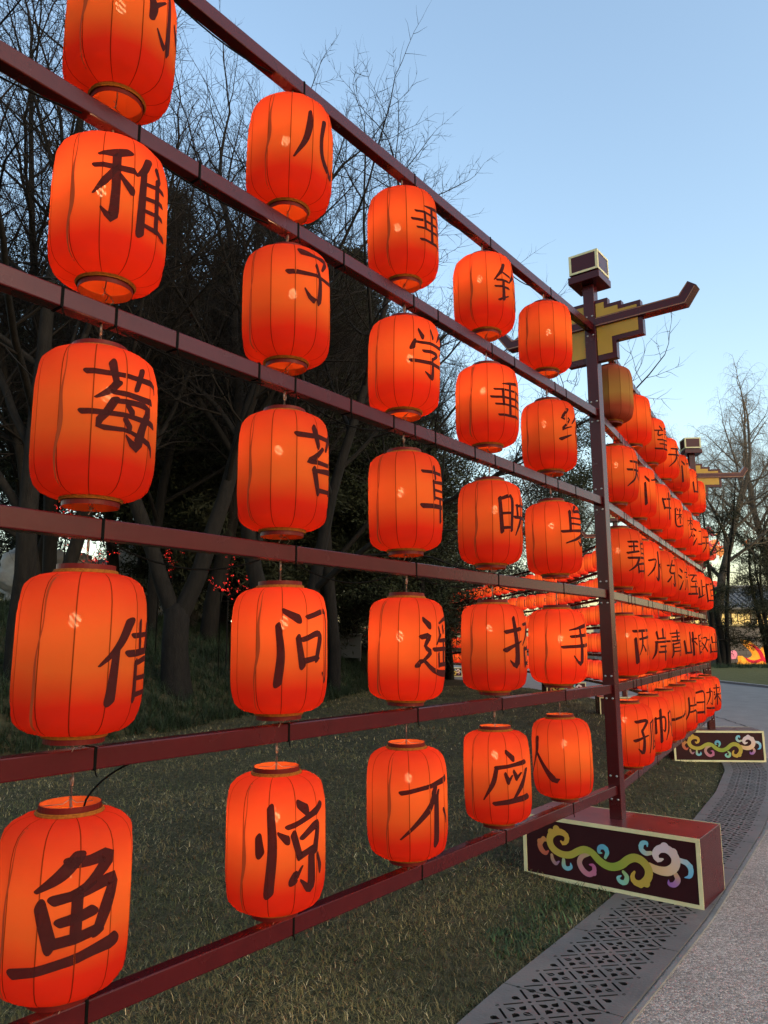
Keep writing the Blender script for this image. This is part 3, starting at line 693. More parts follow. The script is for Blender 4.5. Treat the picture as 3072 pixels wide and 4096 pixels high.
for q in (.84, 1, 1.16):
    mq = M['bulb'].copy(); mq.node_tree.nodes['Principled BSDF'].inputs['Emission Strength'].default_value *= q; BULBS.append(mesh('bulb', BV, BF, mq, smooth=True))
mb = MB()
mb.torus((0, 0, .298), .013, .0035, axis='Y', n=14, k=6)
mb.tube([(0, 0, .310), (0, 0, .3205)], .0035, 6)
rw = random.Random(2)
for sg in (0, 2.1, 4.2):
    mb.tube([(.004 * math.cos(sg + q * 2.2), .004 * math.sin(sg + q * 2.2), (.287 - q * .0048)) for q in range(9)], .0014, 4)
    mb.tube([(0, 0, .250), (.02 * math.cos(sg), .02 * math.sin(sg), .236), (.076 * math.cos(sg), .076 * math.sin(sg), .231)], .0012, 4)
mb.tube([(0, 0, .25), (.002, 0, .17), (0, 0, .10)], .003, 5)
HANG = mb.mesh('hanger', M['wire'], True)
mb = MB()
mb.tube([(-.076, -.01, -.236), (-.03, .006, -.238), (0, -.004, -.241), (.04, .006, -.237), (.076, .012, -.236)], .0018, 4)
for x, y in ((-.035, .01), (.03, -.005)): mb.tube([(x, y, -.239), (x * 1.05, y + .01, -.253), (x * 1.15, y * .5, -.2672)], .0014, 4)
TIEW = mb.mesh('tie_wire', M['wire'], True)
def seam_mesh(sd):
    r_ = random.Random(sd); V = []; F = []; zz = np.linspace(-.205, .205, 40); o = 0; wdt = .012; ph = r_.uniform(0, 6)
    for i, z in enumerate(zz):
        c = .035 * math.sin(z * 9 + ph) + .018 * math.sin(z * 37 + ph * 2) + .25 * z; wdt = .022 + .012 * math.sin(z * 17 + ph * 1.7)
        for q in (-1, -.5, 0, .5, 1):
            t = c + q * wdt; r = float(rad(t, z)) + .0012; V.append((r * math.cos(t), r * math.sin(t), z))
    for i in range(39):
        for q in range(4): a = i * 5 + q; F.append([a, a + 1, a + 6, a + 5])
    return mesh('seam', V, F, M['seam'], smooth=True)
SEAMS = [seam_mesh(k) for k in range(5)]
CHARS = """
小:52,2,9 54,30,10 53,70,12 50,92,12 44,88,8 34,70,3;20,30,8 27,42,13 25,60,9;27,44,7 44,26,3;72,35,6 84,55,12 90,70,5
儿:33,5,6 33,25,10 27,55,9 10,88,3;62,8,9 57,40,8 60,70,9 74,88,11 90,88,9 94,70,3
垂:76,6,8 50,10,7 30,14,3;12,28,5 88,26,6;5,47,6 95,45,6;15,64,5 85,63,6;22,90,6 80,88,7;50,10,7 50,88,8;30,28,6 32,64,6;70,28,6 68,64,6
钓:28,2,9 20,20,8 4,42,3;24,22,5 46,26,6;10,42,5 40,40,6;6,58,5 42,56,6;26,42,7 25,86,10;14,90,6 40,76,3;62,5,8 55,25,7 44,42,3;58,24,6 92,22,8 90,55,8 84,92,10 70,84,3;62,48,6 72,62,9
稚:40,4,9 26,9,10 8,14,4;3,28,6 46,26,8;27,14,10 27,60,10 24,90,11 12,80,3;24,32,7 14,48,8 3,62,3;32,36,5 45,52,9;66,4,10 60,18,9 50,30,3;60,22,9 57,98,12;78,8,6 84,20,7;80,22,7 80,86,7;62,34,5 95,28,6;62,52,5 93,46,6;62,68,5 93,64,6;60,86,5 99,86,8
子:22,12,11 50,14,6 72,14,10 62,32,5;48,30,7 56,55,9 52,90,11 38,88,9 28,74,3;3,50,9 50,47,6 97,48,8
学:20,8,5 28,20,10;46,4,5 52,16,9;78,3,8 66,20,3;12,30,6 8,44,10;12,33,5 85,29,8 76,44,4;30,48,6 66,46,8 52,60,5;50,60,7 52,80,9 48,97,10 34,88,3;5,70,7 95,67,8
纶:28,4,9 10,30,7 34,29,5 9,58,6 22,54,4 40,48,3;5,84,9 38,70,3;68,4,8 58,22,7 42,40,3;68,10,5 82,28,7 98,38,8;84,50,7 64,60,4;58,46,7 58,76,7 68,86,8 88,86,8 92,70,3
莓:5,16,7 50,15,6 93,14,8 97,22,4;32,3,10 37,26,7;70,3,8 62,28,7;38,26,9 30,36,8 16,46,3;34,37,6 85,37,8;36,46,9 29,60,9 20,78,7 55,80,5 88,90,8 94,100,4;38,47,6 78,46,8 73,70,10 64,96,13 50,86,3;2,63,7 50,62,6 96,63,8;50,50,7 57,57,9;48,67,7 54,75,9
苔:2,16,8 50,14,7 98,13,7;30,3,9 38,28,9;74,2,8 60,30,6;50,30,7 28,48,8 20,52,7 82,50,6;72,38,6 86,54,9;30,62,8 38,94,9;34,64,6 78,62,9 70,92,7;40,91,7 72,89,6
草:5,12,6 95,11,7;32,2,8 35,22,7;68,2,7 64,22,7;28,28,6 30,60,7;28,30,6 72,29,7 68,60,7;32,44,5 66,43,5;32,58,5 66,57,5;3,75,9 97,71,8;50,60,7 50,99,8
映:8,14,8 12,88,9;8,16,7 36,12,9 34,84,8;12,48,6 32,46,6;12,80,7 34,78,6;52,26,6 54,52,7;50,28,6 90,26,8 84,52,6;44,54,7 98,51,8;70,4,8 66,50,9 46,94,3;70,55,5 82,76,9 97,92,10
身:48,2,8 38,14,4;26,16,8 26,62,7;28,18,6 72,16,9 70,70,9 66,97,11 52,88,3;30,32,5 68,31,5;30,46,5 68,45,5;3,66,7 70,60,7;92,52,7 60,76,8 12,94,3
借:36,3,12 24,30,10 2,56,3;20,36,9 15,97,13;42,20,7 94,17,6;56,4,9 58,36,8;80,3,7 76,36,7;36,42,9 99,37,8;48,52,8 48,97,9;50,53,7 88,51,8 84,95,8;52,72,6 82,71,6;50,92,7 84,90,6
问:16,3,7 36,13,12;8,22,8 12,60,11 8,97,12;50,11,7 93,5,8 94,60,8 91,98,9 80,86,3;36,38,8 42,75,10;42,41,7 73,34,9 68,68,8;44,69,8 70,65,7
遥:12,8,7 24,17,11;8,36,8 24,34,9 16,50,7 26,60,8 8,76,4;2,80,9 12,72,6 40,90,9 98,94,13;78,2,8 48,13,4;46,20,5 50,28,7;62,17,5 65,26,7;84,14,6 74,28,3;52,32,8 40,46,4;48,41,6 84,38,7;34,55,7 94,52,7;66,40,7 66,78,7;46,62,7 48,80,7;48,79,7 86,77,7;86,60,7 86,80,7
招:3,29,8 40,22,8;22,2,8 29,60,10 26,94,11 12,84,3;2,64,10 42,46,3;52,14,6 90,10,8 84,44,9 74,38,3;70,14,7 62,36,6 48,54,3;54,60,7 58,94,8;56,62,7 92,58,9 88,90,8;58,90,7 90,87,7
手:76,4,10 52,10,8 20,17,3;24,32,7 78,27,8;3,56,7 97,50,9;50,12,7 56,50,10 54,90,12 42,90,8 30,76,3
鱼:56,4,11 42,18,11 22,30,4;48,9,9 66,9,9 85,8,12 68,27,9 52,33,4;26,42,11 36,73,12;37,38,9 66,33,8 90,28,12 84,50,12 77,68,10;43,56,8 71,50,10;57,34,10 57,68,10;38,72,9 78,66,9;3,95,9 30,91,8 70,83,9 96,79,13
惊:8,38,9 10,54,12;22,6,9 25,50,11 21,97,12;32,34,4 42,41,10;57,4,9 68,11,12;43,28,6 70,20,7 95,10,11;50,36,8 58,60,9;62,41,7 86,30,10 82,58,9;58,61,8 82,54,7;76,62,10 75,97,11 60,87,3;52,78,6 50,86,11;54,82,6 62,72,3;86,64,6 94,80,11
不:4,20,7 50,12,7 97,4,11;64,16,10 50,46,10 3,88,3;67,30,11 66,97,13;58,22,7 66,36,9;72,20,5 68,30,8;84,50,5 96,68,9
应:50,2,8 63,14,11;30,31,8 60,27,7 92,22,10;30,32,8 22,60,9 3,90,3;46,42,6 52,56,10;60,46,4 54,54,6;64,38,6 70,50,10;80,42,4 72,50,6;96,38,10 80,66,9 62,90,5;24,97,8 97,87,12
人:46,4,11 40,40,10 4,92,3;40,28,5 60,60,10 88,92,14 99,90,4
望:30,4,6 38,14,8;8,22,6 48,18,6;24,22,6 22,40,7 46,34,4;60,6,6 56,46,4;60,8,6 88,6,8 86,44,8 76,40,3;62,20,4 84,19,4;62,31,4 84,30,4;18,58,6 82,55,6;26,74,5 76,72,6;6,94,7 96,90,8;50,58,7 50,92,7
天:20,18,7 80,14,8;8,44,7 92,40,8;50,16,9 44,60,9 6,95,3;50,46,5 68,74,9 96,94,10
门:16,4,8 28,16,10;14,26,9 14,96,12;42,14,6 88,12,8 86,90,9 74,82,3
山:50,6,10 50,84,10;14,40,9 18,86,10;18,86,8 84,84,7;86,36,8 84,90,9
中:14,26,8 22,62,9;16,28,7 86,24,9 78,60,8;22,60,7 80,57,7;50,3,10 50,99,10
断:12,12,5 18,22,7;40,8,6 34,22,4;10,40,5 46,37,6;28,14,6 28,74,7;26,42,5 12,60,3;30,42,5 44,56,7;4,16,8 6,86,8 50,82,7;86,6,7 64,16,4;64,16,7 62,60,7 52,94,3;66,46,5 98,42,6;82,46,7 82,98,8
楚:6,18,5 44,15,5;26,3,7 26,50,7;24,22,5 8,40,3;28,24,5 42,36,6;54,18,5 96,14,5;74,3,7 74,50,7;72,20,5 56,40,3;76,22,5 94,38,6;22,56,6 80,53,7 72,64,4;50,58,7 50,90,6;52,72,5 76,70,6;32,64,6 24,84,6 8,98,3;26,80,4 52,94,8 98,94,9
江:14,10,6 26,20,11;6,36,6 18,46,11;8,92,9 16,80,8 30,58,3;46,24,6 90,20,7;68,24,8 66,84,8;36,88,7 99,84,9
开:18,16,7 84,12,8;4,48,7 97,44,9;36,16,8 32,60,8 8,96,3;68,14,8 68,98,10
碧:8,8,6 42,6,7;10,22,6 40,20,6;4,41,7 44,35,6;25,8,7 25,38,7;66,2,6 58,10,4;54,12,6 56,42,6;54,13,5 90,10,7 86,42,6;58,26,4 86,25,4;58,40,5 86,39,5;6,56,7 94,52,8;44,56,8 32,76,8 6,94,3;38,72,7 40,98,7;40,74,6 82,71,8 78,97,7;42,95,6 80,92,6
水:50,3,9 52,60,10 48,97,11 36,86,3;10,32,7 38,29,7 26,60,7 4,84,3;84,20,7 60,44,4;54,40,5 72,66,8 98,84,10
东:16,22,6 86,18,8;44,3,8 26,48,8 84,45,7;52,48,8 52,96,10 40,88,3;32,62,6 14,82,7;70,60,5 86,78,10
流:12,8,6 22,18,10;4,34,6 16,43,10;6,92,8 14,78,7 26,56,3;58,2,6 66,11,8;36,22,5 94,18,7;62,22,6 46,40,6 84,38,6;74,30,5 84,42,7;44,52,6 42,74,6 30,94,3;62,52,7 62,90,7;80,50,7 80,84,7 88,90,7 97,78,3
至:14,10,7 86,7,8;46,10,7 26,36,7 72,34,6;62,24,5 78,42,9;20,62,7 80,58,8;50,46,8 50,92,8;4,94,9 97,90,10
此:28,8,9 28,84,9;30,40,6 50,36,6;10,44,7 12,88,8;4,92,10 50,76,3;92,26,7 66,48,4;64,4,8 64,80,8 72,90,8 92,88,8 96,70,3
回:8,8,9 12,96,10;10,10,8 92,6,9 90,94,9;12,92,7 90,89,7;34,36,7 38,68,8;36,38,6 68,35,8 64,66,6;38,66,6 66,64,6
两:6,10,8 94,6,8;10,32,9 12,97,12;12,34,6 90,30,9 88,92,9 76,84,3;36,12,7 34,50,7 20,78,3;38,50,4 46,66,7;66,12,6 64,50,7 52,78,3;68,50,4 78,66,7
岸:50,2,9 50,28,8;20,12,8 24,32,8;24,32,6 80,29,7;82,10,7 80,32,7;16,44,7 92,40,8;18,44,9 14,76,8 2,98,3;34,58,6 84,55,7;26,76,7 96,72,8;58,56,8 58,99,9
青:18,12,6 82,9,7;24,25,6 76,22,7;4,40,7 97,36,8;50,2,8 50,38,8;26,50,8 26,82,8 18,98,4;28,51,6 76,48,8 74,92,8 62,88,3;30,64,5 72,62,5;30,77,5 72,75,5
相:3,32,7 46,28,7;26,3,9 26,98,10;24,34,7 3,66,3;30,40,5 44,54,8;58,16,7 60,94,8;58,17,6 90,14,8 88,92,8;62,40,5 86,38,5;62,62,5 86,60,5;62,88,6 88,86,6
对:6,26,7 44,22,8 30,60,7 3,90,3;12,42,5 28,60,8 46,84,9;50,32,7 97,28,8;80,4,8 82,60,9 78,95,10 66,86,3;56,50,5 66,66,9
出:50,3,9 50,94,9;20,18,8 22,46,8;22,46,6 80,43,7;82,16,7 80,46,7;10,58,9 12,94,9;12,93,7 88,90,8;90,54,8 88,96,8
孤:8,10,9 42,8,9 26,34,7;24,34,8 30,60,9 24,94,11 10,84,3;2,62,9 44,48,4;86,6,7 56,16,4;58,16,8 58,60,8 46,96,3;72,16,6 70,82,6 64,88,5 84,78,3;78,66,5 86,78,7;82,14,5 88,60,7 99,92,8
帆:8,28,8 8,74,8;10,30,6 42,26,8 40,68,8 32,64,3;25,3,10 25,99,11;58,12,7 56,60,7 44,96,3;60,14,6 82,10,8 82,80,7 90,88,7 98,72,3;66,40,5 74,52,7
一:4,58,10 20,60,10 50,54,8 80,46,9 97,36,14
片:30,6,9 28,56,9 6,97,3;30,36,7 90,33,8;64,6,8 64,34,8;32,60,7 72,57,9 72,98,10
日:20,6,10 24,96,13;22,8,8 80,5,11 76,94,10;26,48,8 76,45,8;26,90,10 76,87,10
边:14,6,6 24,16,10;6,36,7 24,34,8 16,50,6 26,62,7 8,78,4;2,82,8 12,76,5 40,93,8 98,95,11;46,24,6 88,20,8 84,60,9 74,78,8 64,70,3;66,6,8 62,44,8 42,78,3
来:16,20,7 84,16,7;26,28,5 34,40,8;74,24,7 64,40,3;4,52,7 97,47,9;50,3,10 50,98,10;46,54,7 30,76,7 4,92,3;54,54,5 72,76,9 98,90,10
却:10,18,7 46,15,7;28,3,8 28,38,8;4,40,7 50,36,7;26,42,7 10,80,8 44,76,6;36,62,5 48,84,8;60,12,7 88,8,8 86,60,8 76,54,3;62,12,9 62,98,10
"""
SHADE_DULL = SHADE.copy(); SHADE_DULL.materials[0] = M['dull_fabric']
CH = {}
for ln in CHARS.strip().split('\n'):
    c, s = ln.split(':'); CH[c] = [np.array(nums(q)) for q in s.split(';')]
def ink_mesh(ch, th0, wc=.25, hc=.25, dz=0, n=14, mt=None, off=.0013, wmul=1.0):
    """brush strokes laid on the lantern's fabric, th0 = angle of the character's middle"""
    V = []; F = []; k = 0
    for i, S in enumerate(CH[ch]):
        S = S.copy(); S[:, 2] *= 1.02 * wmul; v, f = ribbon(S, n if len(S) > 2 else max(8, n - 4), 4, .7)
        th = th0 + (v[:, 0] - 50) / 100 * wc / RAD; z = dz + (50 - v[:, 1]) / 100 * hc; z = np.clip(z, -.205, .205)
        r = rad(th, z) + off + .00012 * i
        V += list(np.stack([r * np.cos(th), r * np.sin(th), z], 1)); F += [[a + k for a in q] for q in f]; k += len(v)
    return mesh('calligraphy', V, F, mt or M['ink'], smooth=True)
rl = random.Random(21)
LZ = -.305            # lantern middle, below the hook
def lantern(p, z, ch, off, label, lit=True, hc=.25, wc=.25, dz=0, seam=-34, group='lanterns on the near rack'):
    """p: hook position on plan; off: degrees the character is turned from facing the camera spot (+ = towards the path)"""
    psi = math.atan2(-p[1], -p[0]); phi = psi + R(rl.uniform(-15, 15))
    z += {'稚': .024, '子': .008, '小': .0}.get(ch, rl.uniform(-.003, .003))
    o = empty('lantern', (p[0], p[1], z + LZ), phi)
    o.rotation_euler = (R(rl.uniform(-.9, .9)), R(rl.uniform(-.9, .9)), phi)
    tag(o, label, 'lantern', group)
    link('shade', SHADE if lit else SHADE_DULL, o)
    for s in (1, -1):
        c = link('collar', COLLAR, o, (0, 0, .2155 if s > 0 else -.2415)); link('braid_trim', BRAID, c, (0, 0, .004 if s > 0 else .022))
    if lit: link('bulb', BULBS[rl.randrange(3)], o, (rl.uniform(-.028, .028), rl.uniform(-.028, .028), .075 + rl.uniform(-.03, .03)))
    link('hanger', HANG, o); link('tie_wire', TIEW, o)
    link('seam', SEAMS[rl.randrange(5)], o, rotz=round((psi + R(seam) - phi) / (math.pi / 6)) * math.pi / 6)
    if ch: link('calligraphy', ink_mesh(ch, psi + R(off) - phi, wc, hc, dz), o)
    return o
ROWN = ['top row', 'second row', 'third row', 'fourth row', 'bottom row']
MEAN = {'小': 'small', '儿': 'child', '垂': 'hanging down', '钓': 'fishing', '稚': 'young', '子': 'son', '学': 'learn', '纶': 'line', '莓': 'berry', '苔': 'moss', '草': 'grass', '映': 'reflect', '身': 'body', '借': 'borrow', '问': 'ask', '遥': 'far off', '招': 'beckon', '手': 'hand', '鱼': 'fish', '惊': 'startle', '不': 'not', '应': 'answer', '人': 'person', '望': 'gaze', '天': 'sky', '门': 'gate', '山': 'mountain', '中': 'middle', '断': 'cut', '楚': 'clear', '江': 'river', '开': 'open', '碧': 'jade green', '水': 'water', '东': 'east', '流': 'flow', '至': 'arrive', '此': 'this', '回': 'return', '两': 'two', '岸': 'shore', '青': 'green', '相': 'mutual', '对': 'facing', '出': 'emerge', '孤': 'lone', '帆': 'sail', '一': 'one', '片': 'sheet', '日': 'sun', '边': 'edge', '来': 'come'}
ONE = [
 [('小', 52, .26, .02), ('儿', 40, .25, .0), ('垂', 54, .225, .01), ('钓', 60, .24, .0), None],
 [('稚', 24, .255, .015), ('子', 42, .235, .075), ('学', 49, .245, .02), ('垂', 47, .225, .0), ('纶', 64, .24, .03)],
 [('莓', 28, .245, .03), ('苔', 57, .26, .02), ('草', 67, .245, .02), ('映', 54, .235, .025), ('身', 59, .245, .06)],
 [('借', 58, .22, -.02), ('问', 34, .255, .01), ('遥', 58, .265, .01), ('招', 62, .255, .02), ('手', 50, .25, .01)],
 [('鱼', 4, .29, .01), ('惊', 20, .285, .01), ('不', 31, .26, -.015), ('应', 17, .25, .01), ('人', -50, .25, .0)]]
COLN = ['beside the frame edge', 'second along', 'third along', 'fourth along', 'beside the tall post']
for r_, row in enumerate(ONE):
    for k, e in enumerate(row):
        p = P0 - D1 * LS * (5 - k)
        if e:
            ch, off, hc, dz = e
            lab = 'glowing orange red lantern with black brush character %s (%s), %s of the front bay' % (ch, MEAN[ch], ROWN[r_])
            lantern(p, HOOK[r_], ch, off, lab, hc=hc, dz=dz, wc=.27 if ch in '鱼惊' else .25, seam=50 if ch == '人' else -36)
        else: lantern(p, HOOK[r_], None, 0, 'glowing orange red lantern without writing, top row just before the tall post')
# black supply cord of the lowest lantern in front
fo = [o for o in bpy.data.objects if o.name.startswith('lantern') and '鱼' in o.get('label', '')][0]
q = np.array([fo.location[0], fo.location[1]]); z0 = fo.location[2]
P = [(q[0] + .02, q[1] + .03, z0 + .20), (q[0] + .03, q[1] + .05, z0 + .25), (q[0] + D1[0] * .12, q[1] + D1[1] * .12 + .02, z0 + .30), (q[0] + D1[0] * .27, q[1] + D1[1] * .27, z0 + .345), (q[0] + D1[0] * .36, q[1] + D1[1] * .36, z0 + .375)]
V, F = tube(spline(P, 20), .003, 6); cord = link('power_cord', mesh('power_cord', V, F, M['cable'], smooth=True), None)
cord.parent = fo; bpy.context.view_layer.update(); cord.matrix_parent_inverse = fo.matrix_world.inverted()
TWO = [[None, None, '望', '天', '门', '山', None], list('天门中断楚江开'), list('碧水东流至此回'), list('两岸青山相对出'), list('孤帆一片日边来')]
OFF2 = [[0, 0, 60, 62, 66, 74, 0], [70, 60, 66, 74, 80, 58, 66], [60, 60, 66, 70, 62, 68, 70], [62, 60, 58, 66, 50, 58, 66], [53, 52, 46, 54, 40, 36, 46]]
NTH = ['first', 'second', 'third', 'fourth', 'fifth', 'sixth', 'seventh']
for r_, row in enumerate(TWO):
    for k, ch in enumerate(row):
        p = P0 + D2 * (.583 + .81 * k)
        if ch: lantern(p, HOOK[r_], ch, OFF2[r_][k], 'glowing red lantern with black character %s (%s), %s of the rear bay' % (ch, MEAN[ch], ROWN[r_]), group='lanterns on the rear bay')
        elif k == 0: lantern(p, HOOK[r_], None, 0, 'unlit dull red and ochre lantern just behind the tall post', lit=False, group='lanterns on the rear bay')
        else: lantern(p, HOOK[r_], None, 0, ['', 'glowing red lantern without writing, right behind the unlit lantern'][1] if k == 1 else 'glowing lantern without writing, top of the rear bay by the small post', group='lanterns on the rear bay')

# ---------------------------------------------------------------- racks beyond the lawn
def far_lantern_mesh():
    th = np.arange(24) * 2 * np.pi / 24; zz = ZP[[0, 2, 4, 6, 8, 10, 12, 14, 16, 18]]; V = []; F = []
    for z in zz: r = rad(th, z); V += [(a * math.cos(t), a * math.sin(t), z) for a, t in zip(r, th)]
    for i in range(len(zz) - 1):
        for j in range(24): F.append([i * 24 + j, i * 24 + (j + 1) % 24, i * 24 + 24 + (j + 1) % 24, i * 24 + 24 + j])
    m_ = [0] * len(F); b = MB(); b.add(V, F, 0); b.ring(.076, .08, -.248, -.215, 12, 1); b.ring(.076, .08, .215, .248, 12, 1); b.tube([(0, 0, .23), (0, 0, .33)], .003, 3, 2)
    return b.mesh('far_lantern', [M['far_fabric'], M['collar'], M['wire']])
FARL = far_lantern_mesh()
INKC = {}
def far_ink(ch, a):
    if (ch, a) not in INKC: INKC[(ch, a)] = ink_mesh(ch, R(a), n=7, mt=M['far_ink'], off=.004, wmul=1.15)
    return INKC[(ch, a)]
F_ = [P2, np.array([5.1, 16.3]), np.array([5.15, 22.0]), np.array([4.1, 28.2]), np.array([2.9, 34.6]), np.array([.2, 40.0])]
far = tag(empty('lantern_rack', (F_[1][0], F_[1][1], 0)), 'distant line of dark red lantern racks curving away beyond the lawn', 'lantern rack')
farchars = '流水人天山中江来出日青回东不门开此两手草却孤帆一片'
def far_post(p, az): post(far, p, -R(az), bolts=False)
for i, az in ((1, 4), (2, -5), (3, -10), (4, -18), (5, -30)): far_post(F_[i], az)
for i in range(5):
    a, b = F_[i], F_[i + 1]; d = (b - a) / np.linalg.norm(b - a); l = np.linalg.norm(b - a)
    beams(far, a + d * .09, b - d * .05, [[]] * 6)
    bay = ['just behind the small post', 'second bay beyond the lawn', 'third bay beyond the lawn', 'fourth bay beyond the lawn', 'last bay, beside the dark tree'][i]
    for k in range(7):
        p = a + d * (.6 + (l - 1.1) / 6 * k)
        for r_ in range(5):
            o = link('lantern', FARL, None, (p[0], p[1], HOOK[r_] + LZ), 0)
            psi = math.atan2(-p[1], -p[0]); o.rotation_euler = (0, 0, psi)
            tag(o, 'small glowing red lantern hanging in the %s, %s' % (ROWN[r_], bay), 'lantern', 'small lanterns on the distant racks')
            if (r_, k) != (0, 0):
                ch = '却' if (i == 4 and r_ == 4 and k == 0) else farchars[(i * 35 + r_ * 7 + k * 3) % len(farchars)]
                link('calligraphy', far_ink(ch, 0 if (i == 4 and r_ == 4) else (62 if i < 3 else 30)), o)
# ---------------------------------------------------------------- trees
class Acc:
    def __init__(s): s.V = []; s.F = []; s.n = 0
    def tube(s, P, r, k):
        V, F = tube(P, r, k); s.V.append(V); s.F.append(F + s.n); s.n += len(V)
    def mesh(s, name, m, smooth=True): return mesh(name, np.vstack(s.V), np.vstack(s.F), m, smooth=smooth)
def norm(v): return v / (np.linalg.norm(v) + 1e-9)
def curve(g, p, d, l, n, wob, up):
    P = [p]; d = norm(d)
    for i in range(n):
        d = norm(d + g.normal(0, wob, 3) + np.array((0, 0, up))); P.append(P[-1] + d * l / n)
    return np.array(P), d
def side_dir(g, d, ang, az=None):
    a = np.cross(d, (0, 0, 1.)); a = norm(a if np.linalg.norm(a) > .1 else np.array((1., 0, 0))); b = np.cross(d, a)
    t = g.uniform(0, 6.283) if az is None else az
    return norm(d * math.cos(ang) + (a * math.cos(t) + b * math.sin(t)) * math.sin(ang))
def bare(seed, H, stems, dens=1.0, mats=('bark', 'twig'), base=None, limb_up=.06, twig_l=1.0, droop=False):
    """deciduous tree without leaves: stems = list of (lean x, lean y, radius, first-branch fraction)"""
    g = np.random.default_rng(seed); T = Acc(); W = Acc(); tips = []
    def grow(p, d, l, r, lev):
        n = ((10, 7, 6, 6, 7) if droop else (10, 7, 5, 4, 3))[min(lev, 4)]
        P, de = curve(g, p, d, l, n, (.06, .10, .13, .15, .10 if droop else .16)[min(lev, 4)], ((.03, limb_up, .03, -.14, -.45) if droop else (.03, limb_up, .05, .04, .02))[min(lev, 4)])
        rr = np.linspace(r, r * (.35 if lev < 3 else .3), n + 1)
        (T if lev < 2 else W).tube(P, rr, (9, 6, 4, 3, 3)[min(lev, 4)])
        if lev >= 4: tips.append(P[-1]); return
        cnt = (int(10 * dens), int(9 * dens), int(8 * dens), int(6 * dens))[lev]; az = g.uniform(0, 6.28)
        for i in range(cnt):
            f = (.28, .18, .12, .1)[lev] + (1 - (.28, .18, .12, .1)[lev]) * (i + g.random()) / cnt; q = f * n; j = min(int(q), n - 1); pt = P[j] + (P[j + 1] - P[j]) * (q - j)
            dd = norm(P[j + 1] - P[j]); az += 2.4 + g.normal(0, .4)
            ll = l * (.62, .55, .52, .50)[lev] * (1.15 - .65 * f) * g.uniform(.75, 1.2) * (twig_l if lev >= 2 else 1)
            grow(pt, side_dir(g, dd, g.uniform(.55, 1.05), az), ll, max(r * (1 - .6 * f) * (.50, .5, .5, .55)[lev], .0035), lev + 1)
        grow(P[-1], de, l * .45, r * .35, lev + 1)
    z0 = -.15
    if base:
        z0 = base[0] - .12; T.tube(np.array([(0, 0, -.2), (.02, 0, .0), (.02, .01, .25), (-.02, .01, base[0] * .55), (0, 0, base[0]), (.02, 0, base[0] + .12)]), [base[1] * 1.5, base[1] * 1.28, base[1] * 1.05, base[1] * .95, base[1] * .92, base[1] * .5], 12)
    for lx, ly, r, hh in stems:
        d = norm(np.array((lx, ly, 1.)))
        grow(np.array((lx * .15, ly * .15, z0)), d, H * .52 * hh, r, 0)
    th = T.mesh('trunk', M[mats[0]]); cr = W.mesh('crown', M[mats[1]])
    return th, cr
def leaf_cards(g, C, per, spread, ln, wd, flat=0):
    n = len(C) * per; c = np.repeat(C, per, 0) + g.normal(0, 1, (n, 3)) * np.asarray(spread)
    d = g.normal(0, 1, (n, 3)); d[:, 2] *= (1 - flat); d /= np.linalg.norm(d, axis=1, keepdims=True)
    u = np.cross(d, g.normal(0, 1, (n, 3))); u /= np.linalg.norm(u, axis=1, keepdims=True)
    L_ = (ln * g.uniform(.6, 1.4, n))[:, None]; W_ = (wd * g.uniform(.6, 1.4, n))[:, None]
    V = np.stack([c - u * W_ * .2, c + d * L_ * .5 - u * W_, c + d * L_, c + d * L_ * .5 + u * W_], 1).reshape(-1, 3)
    F = np.arange(n * 4).reshape(-1, 4); return V, F
def evergreen(seed, H, rad_, leaf, per, kind, r0=.22, base=.15):
    """conifer (drooping boughs with needle sprays) or broad-leaved evergreen"""
    g = np.random.default_rng(seed); T = Acc(); C = []
    P, _ = curve(g, np.array((0, 0, -.1)), np.array((.0, .0, 1.)), H * .97, 12, .025, .02); T.tube(P, np.linspace(r0, .02, 13), 8)
    nb = int(H * (7 if kind == 'cone' else 5)); az = 0
    for i in range(nb):
        f = base + (1 - base) * (i / nb) ** .9; q = f * 12; j = min(int(q), 11); pt = P[j] + (P[j + 1] - P[j]) * (q - j); az += 2.4 + g.normal(0, .3)
        prof = (1 - f) ** .75 * (.75 + .4 * g.random()) + .05 if kind == 'cone' else math.sqrt(max(1 - ((f - .52) / .5) ** 2, .05)) * (.7 + .45 * g.random())
        l = rad_ * prof; d = np.array((math.cos(az), math.sin(az), .25 if kind == 'cone' else .55))
        B, _ = curve(g, pt, d, l, 6, .12, -.07 if kind == 'cone' else .03); T.tube(B, np.linspace(max(.012, r0 * .25 * (1 - f)), .006, 7), 4)
        m = max(4, int(l * 5))
        for t in g.uniform(.25, 1.02, m):
            qq = min(t, .999) * 6; jj = int(qq); b = B[jj] + (B[jj + 1] - B[jj]) * (qq - jj)
            C.append(b + g.normal(0, 1, 3) * l * (.10, .10, .05)[0] * np.array((1, 1, .6)))
    C = np.array(C)
    if kind == 'cone': V, F = leaf_cards(g, C, per, (.16, .16, .12), .26, .018)
    else: V, F = leaf_cards(g, C, per, (.20, .20, .18), .11, .028, .3)
    return T.mesh('trunk', M['bark']), mesh('crown', V, F, M[leaf])
def put(name, meshes, x, y, label, cat='tree', rot=0, s=1, group=None, dz=0, z=None):
    zz = gz(x, y) if z is None else z
    o = empty(name, (x, y, zz + dz), rot); o.scale = (s, s, s); tag(o, label, cat, group)
    for m in meshes: link(m.name.split('.')[0], m, o)
    return o
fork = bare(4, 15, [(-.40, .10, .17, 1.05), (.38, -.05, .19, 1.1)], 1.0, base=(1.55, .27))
b1 = bare(8, 14, [(.05, .02, .17, 1.1)], 1.0)
b2 = bare(15, 13, [(-.08, .05, .14, 1.05), (.18, -.1, .11, .95)], .9)
b3 = bare(23, 15, [(.02, .0, .145, 1.15)], 1.1)
T_BARE = 'bare trees on the bank'
